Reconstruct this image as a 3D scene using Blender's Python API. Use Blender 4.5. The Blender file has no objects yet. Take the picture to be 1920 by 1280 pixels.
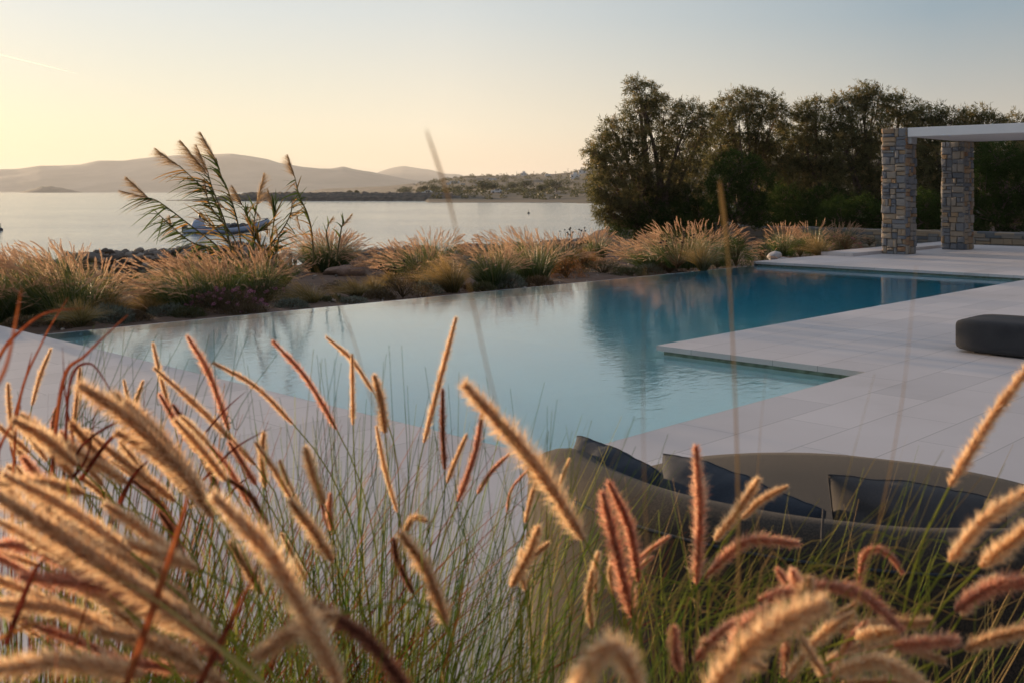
import bpy, math, random
import numpy as np
from mathutils import Vector, Matrix, noise as mnoise
rnd = random.Random(7)
R = np.random.default_rng(11)
SC = bpy.context.scene
COL = SC.collection
RAD = math.radians
# ------------------------------------------------------------------ camera, sky, sun, exposure
EYE, F = 1.45, 1944.0
cam_d = bpy.data.cameras.new('camera'); cam = bpy.data.objects.new('camera', cam_d); COL.objects.link(cam)
cam.location = (0, 0, EYE); cam.rotation_euler = (RAD(90), 0, 0)
cam_d.sensor_width = 36; cam_d.lens = 36 * F / 1920
cam_d.shift_y = -280 / 1920
cam_d.clip_start = .05; cam_d.clip_end = 60000
cam_d.dof.use_dof = True; cam_d.dof.focus_distance = 7.0; cam_d.dof.aperture_fstop = 8.0
SC.camera = cam
SUN_AZ, SUN_EL = -45.0, 4.4; GLOW_AZ = -54.0           # degrees from the view axis (left negative) and above the horizon
world = bpy.data.worlds.new('World'); SC.world = world; world.use_nodes = True
wt = world.node_tree; wt.nodes.clear()
w_out = wt.nodes.new('ShaderNodeOutputWorld'); w_bg = wt.nodes.new('ShaderNodeBackground')
w_sky = wt.nodes.new('ShaderNodeTexSky'); w_sky.sky_type = 'NISHITA'; w_sky.sun_disc = False
w_sky.sun_elevation = RAD(SUN_EL); w_sky.sun_rotation = RAD(SUN_AZ)
w_sky.air_density = 1.0; w_sky.dust_density = 1.2; w_sky.ozone_density = 1.6
w_bg.inputs['Strength'].default_value = .128
# dusk sky: the Nishita sky blended with the evening's own colours by height and by angle from the sun
def _wn(t, **k):
    n = wt.nodes.new(t)
    for a, b in k.items(): setattr(n, a, b)
    return n
def _wramp(fac, stops):
    r = _wn('ShaderNodeValToRGB'); e = r.color_ramp.elements
    while len(e) < len(stops): e.new(.5)
    for q, (p, c) in zip(e, stops): q.position = p; q.color = (*c, 1)
    wt.links.new(fac, r.inputs[0]); return r.outputs[0]
_tc = _wn('ShaderNodeTexCoord'); _sp = _wn('ShaderNodeSeparateXYZ'); wt.links.new(_tc.outputs['Generated'], _sp.inputs[0])
_cx = _wn('ShaderNodeVectorMath', operation='MULTIPLY'); _cx.inputs[1].default_value = (1, 1, 0); wt.links.new(_tc.outputs['Generated'], _cx.inputs[0])
_nm = _wn('ShaderNodeVectorMath', operation='NORMALIZE'); wt.links.new(_cx.outputs[0], _nm.inputs[0])
_dt = _wn('ShaderNodeVectorMath', operation='DOT_PRODUCT'); _dt.inputs[1].default_value = (math.sin(RAD(GLOW_AZ)), math.cos(RAD(GLOW_AZ)), 0); wt.links.new(_nm.outputs[0], _dt.inputs[0])
SKY = {  # cosine from the sun: colours at rising height (sine of elevation)
 -1.0: [(0, (.10, .10, .13)), (.06, (.13, .12, .15)), (.15, (.17, .17, .22)), (.40, (.30, .33, .43)), (1, (.40, .45, .56))],
 .24: [(0, (.80, .66, .53)), (.06, (.66, .64, .59)), (.16, (.34, .48, .59)), (.40, (.36, .46, .60)), (1, (.40, .45, .56))],
 .64: [(0, (1.38, 1.03, .67)), (.06, (1.24, 1.10, .86)), (.17, (.87, .92, .92)), (.40, (.50, .58, .68)), (1, (.40, .45, .56))],
 .92: [(0, (1.02, .97, .64)), (.06, (1.04, 1.03, .78)), (.17, (.93, 1.0, 1.0)), (.40, (.62, .70, .80)), (1, (.40, .45, .56))]}
_prev = None; _pc = None
for _c in sorted(SKY):
    _r = _wramp(_sp.outputs[2], SKY[_c])
    if _prev is not None:
        _mr = _wn('ShaderNodeMapRange'); _mr.inputs[1].default_value = _pc; _mr.inputs[2].default_value = _c; wt.links.new(_dt.outputs['Value'], _mr.inputs[0])
        _mx = _wn('ShaderNodeMix', data_type='RGBA'); wt.links.new(_mr.outputs[0], _mx.inputs[0]); wt.links.new(_prev, _mx.inputs[6]); wt.links.new(_r, _mx.inputs[7]); _r = _mx.outputs[2]
    _prev, _pc = _r, _c
_sc = _wn('ShaderNodeVectorMath', operation='SCALE'); _sc.inputs['Scale'].default_value = 1 / .15; wt.links.new(_prev, _sc.inputs[0])
_fm = _wn('ShaderNodeMix', data_type='RGBA'); _fm.inputs[0].default_value = .8; wt.links.new(w_sky.outputs[0], _fm.inputs[6]); wt.links.new(_sc.outputs[0], _fm.inputs[7])
wt.links.new(_fm.outputs[2], w_bg.inputs[0]); wt.links.new(w_bg.outputs[0], w_out.inputs[0])
sun_d = bpy.data.lights.new('sun', 'SUN'); sun = bpy.data.objects.new('sun', sun_d); COL.objects.link(sun)
sun_d.energy = 8.0; sun_d.angle = RAD(.6); sun_d.color = (1, .69, .41)
_sd = Vector((math.sin(RAD(SUN_AZ)) * math.cos(RAD(SUN_EL)), math.cos(RAD(SUN_AZ)) * math.cos(RAD(SUN_EL)), math.sin(RAD(SUN_EL))))
sun.rotation_euler = _sd.to_track_quat('Z', 'Y').to_euler(); sun.location = (-20, 20, 12)
SC.view_settings.view_transform = 'Standard'; SC.view_settings.look = 'None'
SC.view_settings.exposure = 0.04; SC.view_settings.gamma = 1
SC.cycles.max_bounces = 10; SC.cycles.transmission_bounces = 8; SC.cycles.transparent_max_bounces = 10
SC.cycles.volume_bounces = 2; SC.cycles.caustics_reflective = False; SC.cycles.caustics_refractive = True
HAZE = True
# ------------------------------------------------------------------ placing helpers
def px(x, y, D):
    return np.array(((x - 960) / F * D, D, EYE - (y - 360) / F * D))
def gpx(x, y, z=0.0):
    return px(x, y, (EYE - z) * F / (y - 360))
AX = np.array((.697, .717, 0)); AX /= np.linalg.norm(AX); BX = np.array((-AX[1], AX[0], 0)); N0 = np.array((.21, 5.65, 0))
def uv(u, v, z=0.0):
    return N0 + AX * u + BX * v + np.array((0, 0, z))
ANG = math.atan2(AX[1], AX[0])
def fbm(x, y, z=0, o=4):
    return mnoise.fractal(Vector((x, y, z)), 1.0, 2.0, o)
def nrm(v):
    v = np.asarray(v, float); n = np.linalg.norm(v, axis=-1, keepdims=True); return v / np.maximum(n, 1e-9)
# ------------------------------------------------------------------ mesh helpers
def mesh_np(name, V, Fs, mat, parent=None, tone=None, smooth=False, link=True):
    """V (n,3) world points; Fs list of (m,k) index arrays; one mesh object."""
    V = np.asarray(V, float)
    if not isinstance(Fs, (list, tuple)): Fs = [Fs]
    Fs = [np.asarray(f, np.int64) for f in Fs if len(f)]
    me = bpy.data.meshes.new(name)
    if parent is not None:
        V = V - np.array(parent.location)
    me.vertices.add(len(V)); me.vertices.foreach_set('co', V.astype(np.float32).ravel())
    tot = np.concatenate([np.full(len(f), f.shape[1]) for f in Fs]); loops = np.concatenate([f.ravel() for f in Fs])
    me.loops.add(len(loops)); me.loops.foreach_set('vertex_index', loops.astype(np.int32))
    me.polygons.add(len(tot)); st = np.concatenate(([0], np.cumsum(tot)[:-1]))
    me.polygons.foreach_set('loop_start', st.astype(np.int32)); me.polygons.foreach_set('loop_total', tot.astype(np.int32))
    me.polygons.foreach_set('use_smooth', np.full(len(tot), bool(smooth)))
    me.update(calc_edges=True)
    if tone is not None:
        a = me.attributes.new('tone', 'FLOAT', 'FACE'); a.data.foreach_set('value', np.asarray(tone, np.float32))
    if mat is not None: me.materials.append(mat)
    if not link: return me
    o = bpy.data.objects.new(name, me); COL.objects.link(o)
    if parent is not None: o.parent = parent
    return o
class MB:
    """collects pieces, then builds one mesh"""
    def __init__(s): s.V = []; s.F = {}; s.T = {}; s.n = 0
    def add(s, V, Fc, tone=0.5):
        V = np.asarray(V, float).reshape(-1, 3); Fc = np.asarray(Fc, np.int64)
        k = Fc.shape[1]; s.F.setdefault(k, []).append(Fc + s.n)
        t = np.full(len(Fc), tone, float) if np.isscalar(tone) else np.asarray(tone, float)
        s.T.setdefault(k, []).append(t); s.V.append(V); s.n += len(V)
    def box(s, p0, e1, e2, e3, tone=.5, jit=0):
        p0 = np.asarray(p0, float); c = [p0 + i * e1 + j * e2 + k * e3 for k in (0, 1) for j in (0, 1) for i in (0, 1)]
        c = np.array(c)
        if jit: c = c + R.uniform(-jit, jit, c.shape)
        s.add(c, [(0, 2, 3, 1), (4, 5, 7, 6), (0, 1, 5, 4), (2, 6, 7, 3), (0, 4, 6, 2), (1, 3, 7, 5)], tone)
    def tube(s, P, r, k=6, tone=.5, cap=True):
        P = np.asarray(P, float); n = len(P); r = np.broadcast_to(np.asarray(r, float), (n,))
        T = nrm(np.gradient(P, axis=0)); up = np.array((0, 0, 1.)) if abs(T[0][2]) < .9 else np.array((1., 0, 0))
        A = nrm(np.cross(T, up)); B = np.cross(T, A); an = np.arange(k) / k * 2 * math.pi
        V = P[:, None] + (A[:, None] * np.cos(an)[None, :, None] + B[:, None] * np.sin(an)[None, :, None]) * r[:, None, None]
        i = np.arange(n - 1)[:, None] * k; j = np.arange(k)[None]; j2 = (j + 1) % k
        Fc = np.stack((i + j, i + j2, i + k + j2, i + k + j), -1).reshape(-1, 4)
        s.add(V.reshape(-1, 3), Fc, tone)
        if cap:
            s.add(V[0], [tuple(range(k))][::1], tone); s.add(V[-1], [tuple(range(k))[::-1]], tone)
    def build(s, name, mat, parent=None, smooth=False, link=True):
        ks = sorted(s.F); Fs = [np.concatenate(s.F[k]) for k in ks]; T = np.concatenate([np.concatenate(s.T[k]) for k in ks])
        return mesh_np(name, np.concatenate(s.V), Fs, mat, parent, T, smooth, link)
def ribbons(base, dirs, L, w, bend, segs=3, side=None, fold=.7):
    """thin blades: P(t)=base+dir*L*t+bend*L*t^2"""
    base = np.asarray(base, float); n = len(base); dirs = nrm(dirs); L = np.broadcast_to(L, (n,)); w = np.broadcast_to(w, (n,))
    bend = np.broadcast_to(bend, (n, 3))
    if side is None: side = R.normal(size=(n, 3))
    side = nrm(np.cross(dirs, side)); t = np.linspace(0, 1, segs + 1)
    P = base[:, None] + dirs[:, None] * (L[:, None] * t)[..., None] + bend[:, None] * (L[:, None] * t ** 2)[..., None]
    ww = (w[:, None] * np.maximum(1 - t, .03)[None] ** fold)[..., None] * side[:, None] * .5
    V = np.stack((P - ww, P + ww), 2).reshape(-1, 3); st = 2 * (segs + 1)
    b = np.arange(n)[:, None] * st + np.arange(segs)[None] * 2
    Fc = np.stack((b, b + 1, b + 3, b + 2), -1).reshape(-1, 4)
    return V, Fc, n, segs
def tri_blades(base, tip, w, side=None):
    n = len(base); d = tip - base
    if side is None: side = R.normal(size=(n, 3))
    s = nrm(np.cross(d, side)) * (np.broadcast_to(w, (n,))[:, None] * .5)
    V = np.stack((base - s, base + s, tip), 1).reshape(-1, 3); Fc = np.arange(3 * n).reshape(-1, 3)
    return V, Fc
def catmull(P, m=10):
    P = np.asarray(P, float)
    if len(P) < 3: t = np.linspace(0, 1, m)[:, None]; return P[0] * (1 - t) + P[-1] * t
    Q = np.vstack((2 * P[0] - P[1], P, 2 * P[-1] - P[-2])); out = []
    for i in range(1, len(Q) - 2):
        for t in np.linspace(0, 1, m, endpoint=False):
            a, b, c, d = Q[i - 1], Q[i], Q[i + 1], Q[i + 2]
            out.append(.5 * ((2 * b) + (-a + c) * t + (2 * a - 5 * b + 4 * c - d) * t * t + (-a + 3 * b - 3 * c + d) * t ** 3))
    out.append(P[-1]); return np.array(out)
# ------------------------------------------------------------------ naming helpers
def tag(o, label=None, cat=None, group=None, kind=None):
    if label: o['label'] = label
    if cat: o['category'] = cat
    if group: o['group'] = group
    if kind: o['kind'] = kind
    elif cat: o['kind'] = 'thing'
    return o
def thing(name, loc, label, cat, group=None, rz=0):
    o = bpy.data.objects.new(name, None); COL.objects.link(o); o.location = tuple(float(c) for c in loc); o.empty_display_size = .1
    o.rotation_euler.z = rz
    return tag(o, label, cat, group)
# ------------------------------------------------------------------ materials
def mat_new(name):
    m = bpy.data.materials.new(name); m.use_nodes = True; nt = m.node_tree; nt.nodes.clear()
    out = nt.nodes.new('ShaderNodeOutputMaterial'); return m, nt, out
def node(nt, typ, **kw):
    n = nt.nodes.new(typ)
    for k, v in kw.items():
        if k.startswith('i_'):
            key = k[2:]; n.inputs[int(key) if key.isdigit() else key.replace('_', ' ')].default_value = v
        else: setattr(n, k, v)
    return n
def ramp(nt, fac, stops):
    r = nt.nodes.new('ShaderNodeValToRGB'); e = r.color_ramp.elements
    while len(e) < len(stops): e.new(.5)
    for q, (p, c) in zip(e, stops): q.position = p; q.color = (*c, 1)
    nt.links.new(fac, r.inputs[0]); return r.outputs[0]
def noise_tex(nt, scale, detail=4, rough=.55, vec=None, coord='Object', dist=0):
    n = node(nt, 'ShaderNodeTexNoise', i_Scale=scale, i_Detail=detail, i_Roughness=rough, i_Distortion=dist)
    if vec is None:
        tc = nt.nodes.new('ShaderNodeTexCoord'); vec = tc.outputs[coord]
    nt.links.new(vec, n.inputs['Vector']); return n
def m_surface(name, stops, scale=4, rough=.7, bump=.2, bscale=40, bdist=.01, detail=5, tone=False, sheen=0, objrand=False):
    m, nt, out = mat_new(name); p = nt.nodes.new('ShaderNodeBsdfPrincipled'); p.inputs['Roughness'].default_value = rough
    n = noise_tex(nt, scale, detail); fac = n.outputs['Fac']
    if tone or objrand:
        if tone: a = node(nt, 'ShaderNodeAttribute', attribute_name='tone').outputs['Fac']
        else: a = nt.nodes.new('ShaderNodeObjectInfo').outputs['Random']
        mx = node(nt, 'ShaderNodeMath', operation='MULTIPLY_ADD', i_1=.35); sb = node(nt, 'ShaderNodeMath', operation='SUBTRACT', i_1=.5)
        nt.links.new(fac, sb.inputs[0]); nt.links.new(sb.outputs[0], mx.inputs[0]); nt.links.new(a, mx.inputs[2]); fac = mx.outputs[0]
    nt.links.new(ramp(nt, fac, stops), p.inputs['Base Color'])
    if bump:
        b = node(nt, 'ShaderNodeBump', i_Strength=bump, i_Distance=bdist); nn = noise_tex(nt, bscale, 6, .65)
        nt.links.new(nn.outputs['Fac'], b.inputs['Height']); nt.links.new(b.outputs[0], p.inputs['Normal'])
    if sheen: p.inputs['Sheen Weight'].default_value = sheen
    nt.links.new(p.outputs[0], out.inputs[0]); return m
def m_leaf(name, stops, trans=.45, gloss=.12, objrand=0.0, rough=.5):
    """thin plant matter: diffuse + translucent, colour by the per-face tone attribute"""
    m, nt, out = mat_new(name); a = node(nt, 'ShaderNodeAttribute', attribute_name='tone').outputs['Fac']
    if objrand:
        oi = nt.nodes.new('ShaderNodeObjectInfo'); s = node(nt, 'ShaderNodeMath', operation='SUBTRACT', i_1=.5); nt.links.new(oi.outputs['Random'], s.inputs[0])
        mm = node(nt, 'ShaderNodeMath', operation='MULTIPLY_ADD', i_1=objrand); nt.links.new(s.outputs[0], mm.inputs[0]); nt.links.new(a, mm.inputs[2]); a = mm.outputs[0]
    c = ramp(nt, a, stops)
    d = nt.nodes.new('ShaderNodeBsdfDiffuse'); t = nt.nodes.new('ShaderNodeBsdfTranslucent'); nt.links.new(c, d.inputs[0]); nt.links.new(c, t.inputs[0])
    mx = node(nt, 'ShaderNodeMixShader', i_0=trans); nt.links.new(d.outputs[0], mx.inputs[1]); nt.links.new(t.outputs[0], mx.inputs[2])
    g = node(nt, 'ShaderNodeBsdfGlossy', i_Roughness=rough); g.inputs[0].default_value = (.9, .9, .9, 1)
    lw = node(nt, 'ShaderNodeLayerWeight', i_Blend=.25); k = node(nt, 'ShaderNodeMath', operation='MULTIPLY', i_1=gloss); nt.links.new(lw.outputs['Fresnel'], k.inputs[0])
    m2 = nt.nodes.new('ShaderNodeMixShader'); nt.links.new(k.outputs[0], m2.inputs[0]); nt.links.new(mx.outputs[0], m2.inputs[1]); nt.links.new(g.outputs[0], m2.inputs[2])
    nt.links.new(m2.outputs[0], out.inputs[0]); return m
M = {}
def build_materials():
    M['soil'] = m_surface('soil', [(.3, (.09, .052, .032)), (.55, (.16, .10, .068)), (.75, (.22, .15, .11))], 1.5, .95, .8, 14, .05)
    M['rock'] = m_surface('rock', [(.0, (.13, .11, .09)), (.5, (.24, .20, .165)), (1, (.40, .34, .28))], 9, .85, .6, 30, .02, tone=True)
    M['boulder'] = m_surface('boulder', [(.3, (.15, .09, .06)), (.6, (.28, .18, .13)), (.8, (.35, .25, .19))], 6, .9, .7, 20, .04)
    M['pale_rock'] = m_surface('pale_rock', [(.3, (.35, .33, .33)), (.7, (.62, .6, .6))], 8, .8, .5, 25, .02)
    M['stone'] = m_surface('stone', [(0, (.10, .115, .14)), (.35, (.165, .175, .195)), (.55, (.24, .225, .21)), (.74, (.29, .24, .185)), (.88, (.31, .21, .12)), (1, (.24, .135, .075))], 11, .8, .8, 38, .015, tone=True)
    M['wall_stone'] = m_surface('wall_stone', [(0, (.10, .12, .14)), (.5, (.20, .20, .20)), (.8, (.28, .23, .17)), (1, (.33, .25, .17))], 9, .85, .8, 30, .02, tone=True)
    M['mortar'] = m_surface('mortar', [(.3, (.07, .06, .05)), (.7, (.13, .11, .09))], 20, .95, .4, 60, .01)
    M['white_paint'] = m_surface('white_paint', [(.3, (.70, .70, .71)), (.7, (.78, .78, .79))], 1.5, .55, .08, 60, .004)
    M['house_white'] = m_surface('house_white', [(.3, (.72, .71, .70)), (.7, (.82, .81, .80))], .2, .7, 0)
    M['dark_glass'] = m_surface('dark_glass', [(.3, (.02, .025, .03)), (.7, (.03, .035, .04))], 1, .15, 0)
    M['metal'] = m_surface('metal', [(.3, (.25, .27, .29)), (.7, (.32, .34, .36))], 3, .4, 0)
    M['green'] = m_leaf('grass_green', [(0, (.035, .075, .018)), (.5, (.09, .14, .035)), (.8, (.26, .24, .07)), (1, (.45, .33, .14))], .45, .25)
    M['green_fg'] = m_leaf('grass_green_near', [(0, (.03, .07, .01)), (.45, (.10, .19, .028)), (.75, (.33, .36, .07)), (1, (.48, .34, .15))], .5, 0, rough=.5)
    M['gold'] = m_leaf('grass_gold', [(0, (.10, .10, .03)), (.4, (.25, .19, .06)), (.75, (.50, .33, .12)), (1, (.62, .42, .20))], .5, .2)
    M['maroon'] = m_leaf('grass_maroon', [(0, (.04, .010, .009)), (.5, (.16, .035, .02)), (.8, (.34, .11, .04)), (1, (.50, .24, .08))], .5, 0, rough=.4)
    M['straw'] = m_leaf('seed_straw', [(0, (.30, .15, .08)), (.3, (.70, .44, .24)), (.65, (.93, .68, .41)), (1, (.97, .84, .60))], .72, 0, objrand=.3)
    M['pinkseed'] = m_leaf('seed_pink', [(0, (.26, .08, .06)), (.3, (.60, .25, .17)), (.65, (.88, .50, .33)), (1, (.95, .72, .50))], .72, 0, objrand=.25)
    M['darkseed'] = m_leaf('seed_dark', [(0, (.11, .035, .025)), (.5, (.36, .14, .09)), (1, (.62, .33, .20))], .5, 0, objrand=.2)
    M['farseed'] = m_leaf('seed_far', [(0, (.40, .23, .15)), (.4, (.72, .52, .36)), (.75, (.90, .72, .52)), (1, (.96, .84, .66))], .8, 0, objrand=.4)
    M['plume'] = m_leaf('reed_plume', [(0, (.20, .12, .07)), (.5, (.50, .36, .21)), (1, (.74, .58, .38))], .6, 0)
    M['reed_leaf'] = m_leaf('reed_leaf', [(0, (.05, .085, .025)), (.5, (.12, .16, .045)), (.8, (.36, .24, .09)), (1, (.55, .30, .10))], .5, 0)
    M['reed_cane'] = m_leaf('reed_cane', [(0, (.09, .10, .04)), (1, (.28, .20, .10))], .05, .2)
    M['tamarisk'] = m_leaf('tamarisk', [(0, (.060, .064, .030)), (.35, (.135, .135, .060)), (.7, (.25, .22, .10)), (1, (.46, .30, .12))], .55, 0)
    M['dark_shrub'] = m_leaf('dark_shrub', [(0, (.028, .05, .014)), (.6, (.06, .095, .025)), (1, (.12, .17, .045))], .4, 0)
    M['silver'] = m_leaf('silver_shrub', [(0, (.08, .085, .06)), (.5, (.17, .19, .14)), (1, (.34, .37, .30))], .2, .1)
    M['orange_leaf'] = m_leaf('orange_leaf', [(0, (.13, .055, .025)), (.5, (.34, .15, .05)), (1, (.58, .30, .08))], .45, .1)
    M['brown_leaf'] = m_leaf('brown_leaf', [(0, (.05, .035, .022)), (.5, (.14, .10, .05)), (1, (.26, .17, .10))], .35, .1)
    M['olive'] = m_leaf('olive_leaf', [(0, (.05, .055, .025)), (.5, (.10, .11, .045)), (1, (.20, .16, .07))], .3, .1)
    M['purple'] = m_leaf('purple_flower', [(0, (.20, .07, .12)), (.5, (.42, .16, .25)), (1, (.68, .36, .42))], .4, .05)
    M['blackhead'] = m_surface('dry_flower', [(.3, (.012, .008, .007)), (.7, (.04, .025, .02))], 60, .9, 0)
    M['bark'] = m_surface('bark', [(.3, (.07, .05, .04)), (.6, (.17, .12, .09)), (.8, (.26, .19, .14))], 8, .9, .8, 25, .03)
    M['succulent'] = m_surface('succulent', [(.3, (.05, .09, .05)), (.7, (.09, .15, .08))], 8, .5, .2, 40, .01)
    M['mattress'] = m_surface('mattress_fabric', [(.3, (.026, .028, .033)), (.7, (.042, .043, .047))], 6, .95, .3, 300, .002)
    M['tube_blue'] = m_surface('boat_tube', [(.3, (.26, .31, .42)), (.7, (.34, .39, .50))], 3, .45, 0)
    M['boat_cover'] = m_surface('boat_cover', [(.3, (.30, .37, .50)), (.7, (.38, .45, .58))], 3, .7, .3, 12, .02)
    M['boat_dark'] = m_surface('boat_dark', [(.3, (.02, .02, .025)), (.7, (.05, .045, .05))], 4, .5, 0)
    M['boat_white'] = m_surface('boat_white', [(.3, (.55, .57, .62)), (.7, (.66, .68, .72))], 3, .4, 0)
build_materials()
def build_special():
    # paving: long tiles with thin joints (object axes follow the pool)
    m, nt, out = mat_new('paving'); p = nt.nodes.new('ShaderNodeBsdfPrincipled'); tc = nt.nodes.new('ShaderNodeTexCoord')
    br = node(nt, 'ShaderNodeTexBrick', i_Scale=1.0, offset=.5); br.inputs['Brick Width'].default_value = 1.2; br.inputs['Row Height'].default_value = .42
    br.inputs['Mortar Size'].default_value = .0028; br.inputs['Mortar Smooth'].default_value = .1; br.inputs['Bias'].default_value = 0
    br.inputs['Color1'].default_value = (.575, .53, .515, 1); br.inputs['Color2'].default_value = (.66, .605, .585, 1); br.inputs['Mortar'].default_value = (.34, .31, .29, 1)
    nt.links.new(tc.outputs['Object'], br.inputs['Vector'])
    n = noise_tex(nt, .7, 6, .6); r = ramp(nt, n.outputs['Fac'], [(.25, (.80, .79, .77)), (.45, (.95, .945, .94)), (.65, (1, 1, 1))])
    mx = node(nt, 'ShaderNodeMix', data_type='RGBA', blend_type='MULTIPLY'); mx.inputs[0].default_value = 1
    nt.links.new(br.outputs['Color'], mx.inputs[6]); nt.links.new(r, mx.inputs[7]); nt.links.new(mx.outputs[2], p.inputs['Base Color'])
    p.inputs['Roughness'].default_value = .62; p.inputs['Specular IOR Level'].default_value = .4
    n2 = noise_tex(nt, 90, 3, .6); ad = node(nt, 'ShaderNodeMath', operation='MULTIPLY_ADD', i_1=-.9); nt.links.new(br.outputs['Fac'], ad.inputs[0]); nt.links.new(n2.outputs['Fac'], ad.inputs[2])
    b = node(nt, 'ShaderNodeBump', i_Strength=.22, i_Distance=.004); nt.links.new(ad.outputs[0], b.inputs['Height']); nt.links.new(b.outputs[0], p.inputs['Normal'])
    nt.links.new(p.outputs[0], out.inputs[0]); M['paving'] = m
    # pool plaster / tile band
    M['plaster'] = m_surface('pool_plaster', [(.3, (.76, .79, .77)), (.7, (.81, .84, .82))], 1.2, .6, .1, 30, .01)
    M['tile_band'] = m_surface('pool_band', [(.3, (.10, .11, .06)), (.5, (.20, .24, .17)), (.7, (.30, .34, .26))], 14, .5, .3, 60, .01)
    # pool water
    m, nt, out = mat_new('pool_water'); p = nt.nodes.new('ShaderNodeBsdfPrincipled')
    p.inputs['Base Color'].default_value = (1, 1, 1, 1); p.inputs['Roughness'].default_value = 0; p.inputs['IOR'].default_value = 1.36; p.inputs['Transmission Weight'].default_value = 1
    tc = nt.nodes.new('ShaderNodeTexCoord'); mp = nt.nodes.new('ShaderNodeMapping'); mp.inputs['Rotation'].default_value = (0, 0, RAD(8)); mp.inputs['Scale'].default_value = (.75, 1.5, 1)
    nt.links.new(tc.outputs['Generated'], mp.inputs[0]); mp2 = nt.nodes.new('ShaderNodeMapping'); mp2.inputs['Scale'].default_value = (1, 1.9, 1)
    nt.links.new(tc.outputs['Object'], mp2.inputs[0])
    n1 = noise_tex(nt, 6.5, 3, .5, mp2.outputs[0], dist=.4); n2 = noise_tex(nt, 1.1, 2, .5, mp2.outputs[0])
    ad = node(nt, 'ShaderNodeMath', operation='MULTIPLY_ADD', i_1=.5); nt.links.new(n2.outputs['Fac'], ad.inputs[0]); nt.links.new(n1.outputs['Fac'], ad.inputs[2])
    b = node(nt, 'ShaderNodeBump', i_Strength=.5, i_Distance=.004); nt.links.new(ad.outputs[0], b.inputs['Height']); nt.links.new(b.outputs[0], p.inputs['Normal'])
    v = nt.nodes.new('ShaderNodeVolumeAbsorption'); v.inputs[0].default_value = (.14, .83, .94, 1); v.inputs[1].default_value = .78
    nt.links.new(p.outputs[0], out.inputs[0]); nt.links.new(v.outputs[0], out.inputs[1]); M['pool_water'] = m
    # sea
    m, nt, out = mat_new('sea_water'); p = nt.nodes.new('ShaderNodeBsdfPrincipled'); p.inputs['Base Color'].default_value = (.24, .30, .33, 1)
    p.inputs['Roughness'].default_value = .1; p.inputs['IOR'].default_value = 1.33; p.inputs['Specular IOR Level'].default_value = .5
    tc = nt.nodes.new('ShaderNodeTexCoord'); mp = nt.nodes.new('ShaderNodeMapping'); mp.inputs['Scale'].default_value = (.45, 1, 1); nt.links.new(tc.outputs['Object'], mp.inputs[0])
    n1 = noise_tex(nt, 2.6, 4, .6, mp.outputs[0], dist=.5); n2 = noise_tex(nt, .55, 3, .55, mp.outputs[0]); n3 = noise_tex(nt, .05, 4, .6, mp.outputs[0])
    ad = node(nt, 'ShaderNodeMath', operation='MULTIPLY_ADD', i_1=3.0); nt.links.new(n2.outputs['Fac'], ad.inputs[0]); nt.links.new(n1.outputs['Fac'], ad.inputs[2])
    mm = node(nt, 'ShaderNodeMapRange'); mm.inputs[1].default_value = .35; mm.inputs[2].default_value = .65; mm.inputs[3].default_value = .55; mm.inputs[4].default_value = 1; nt.links.new(n3.outputs['Fac'], mm.inputs[0])
    b = node(nt, 'ShaderNodeBump', i_Distance=.055); nt.links.new(mm.outputs[0], b.inputs['Strength']); nt.links.new(ad.outputs[0], b.inputs['Height']); nt.links.new(b.outputs[0], p.inputs['Normal'])
    nt.links.new(p.outputs[0], out.inputs[0]); M['sea'] = m
    # woven upholstery
    def fabric(name, c1, c2, sc=420):
        m, nt, out = mat_new(name); p = nt.nodes.new('ShaderNodeBsdfPrincipled'); p.inputs['Roughness'].default_value = .9; p.inputs['Sheen Weight'].default_value = .04
        p.inputs['Sheen Roughness'].default_value = .4
        n = noise_tex(nt, sc, 2, .7); nt.links.new(ramp(nt, n.outputs['Fac'], [(.35, c1), (.65, c2)]), p.inputs['Base Color'])
        b = node(nt, 'ShaderNodeBump', i_Strength=.5, i_Distance=.002); nt.links.new(n.outputs['Fac'], b.inputs['Height']); nt.links.new(b.outputs[0], p.inputs['Normal'])
        nt.links.new(p.outputs[0], out.inputs[0]); M[name] = m
    fabric('sofa_fabric', (.010, .008, .006), (.066, .048, .032), 300); fabric('pillow_blue', (.016, .021, .030), (.034, .043, .056)); fabric('pillow_grey', (.035, .033, .033), (.065, .058, .056))
    M['hill'] = m_surface('scrub_hill', [(.3, (.035, .032, .02)), (.45, (.07, .06, .038)), (.6, (.12, .09, .058)), (.75, (.19, .15, .11))], .035, .95, 0, detail=9)
    M['mountain'] = m_surface('mountain', [(.3, (.04, .038, .03)), (.5, (.11, .095, .075)), (.7, (.19, .165, .13))], .004, .95, 0, detail=10)
    M['spit'] = m_surface('spit_rock', [(.3, (.035, .03, .025)), (.5, (.08, .065, .05)), (.7, (.15, .12, .09))], .5, .95, .8, 1.2, .4, detail=8)
build_special()
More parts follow.
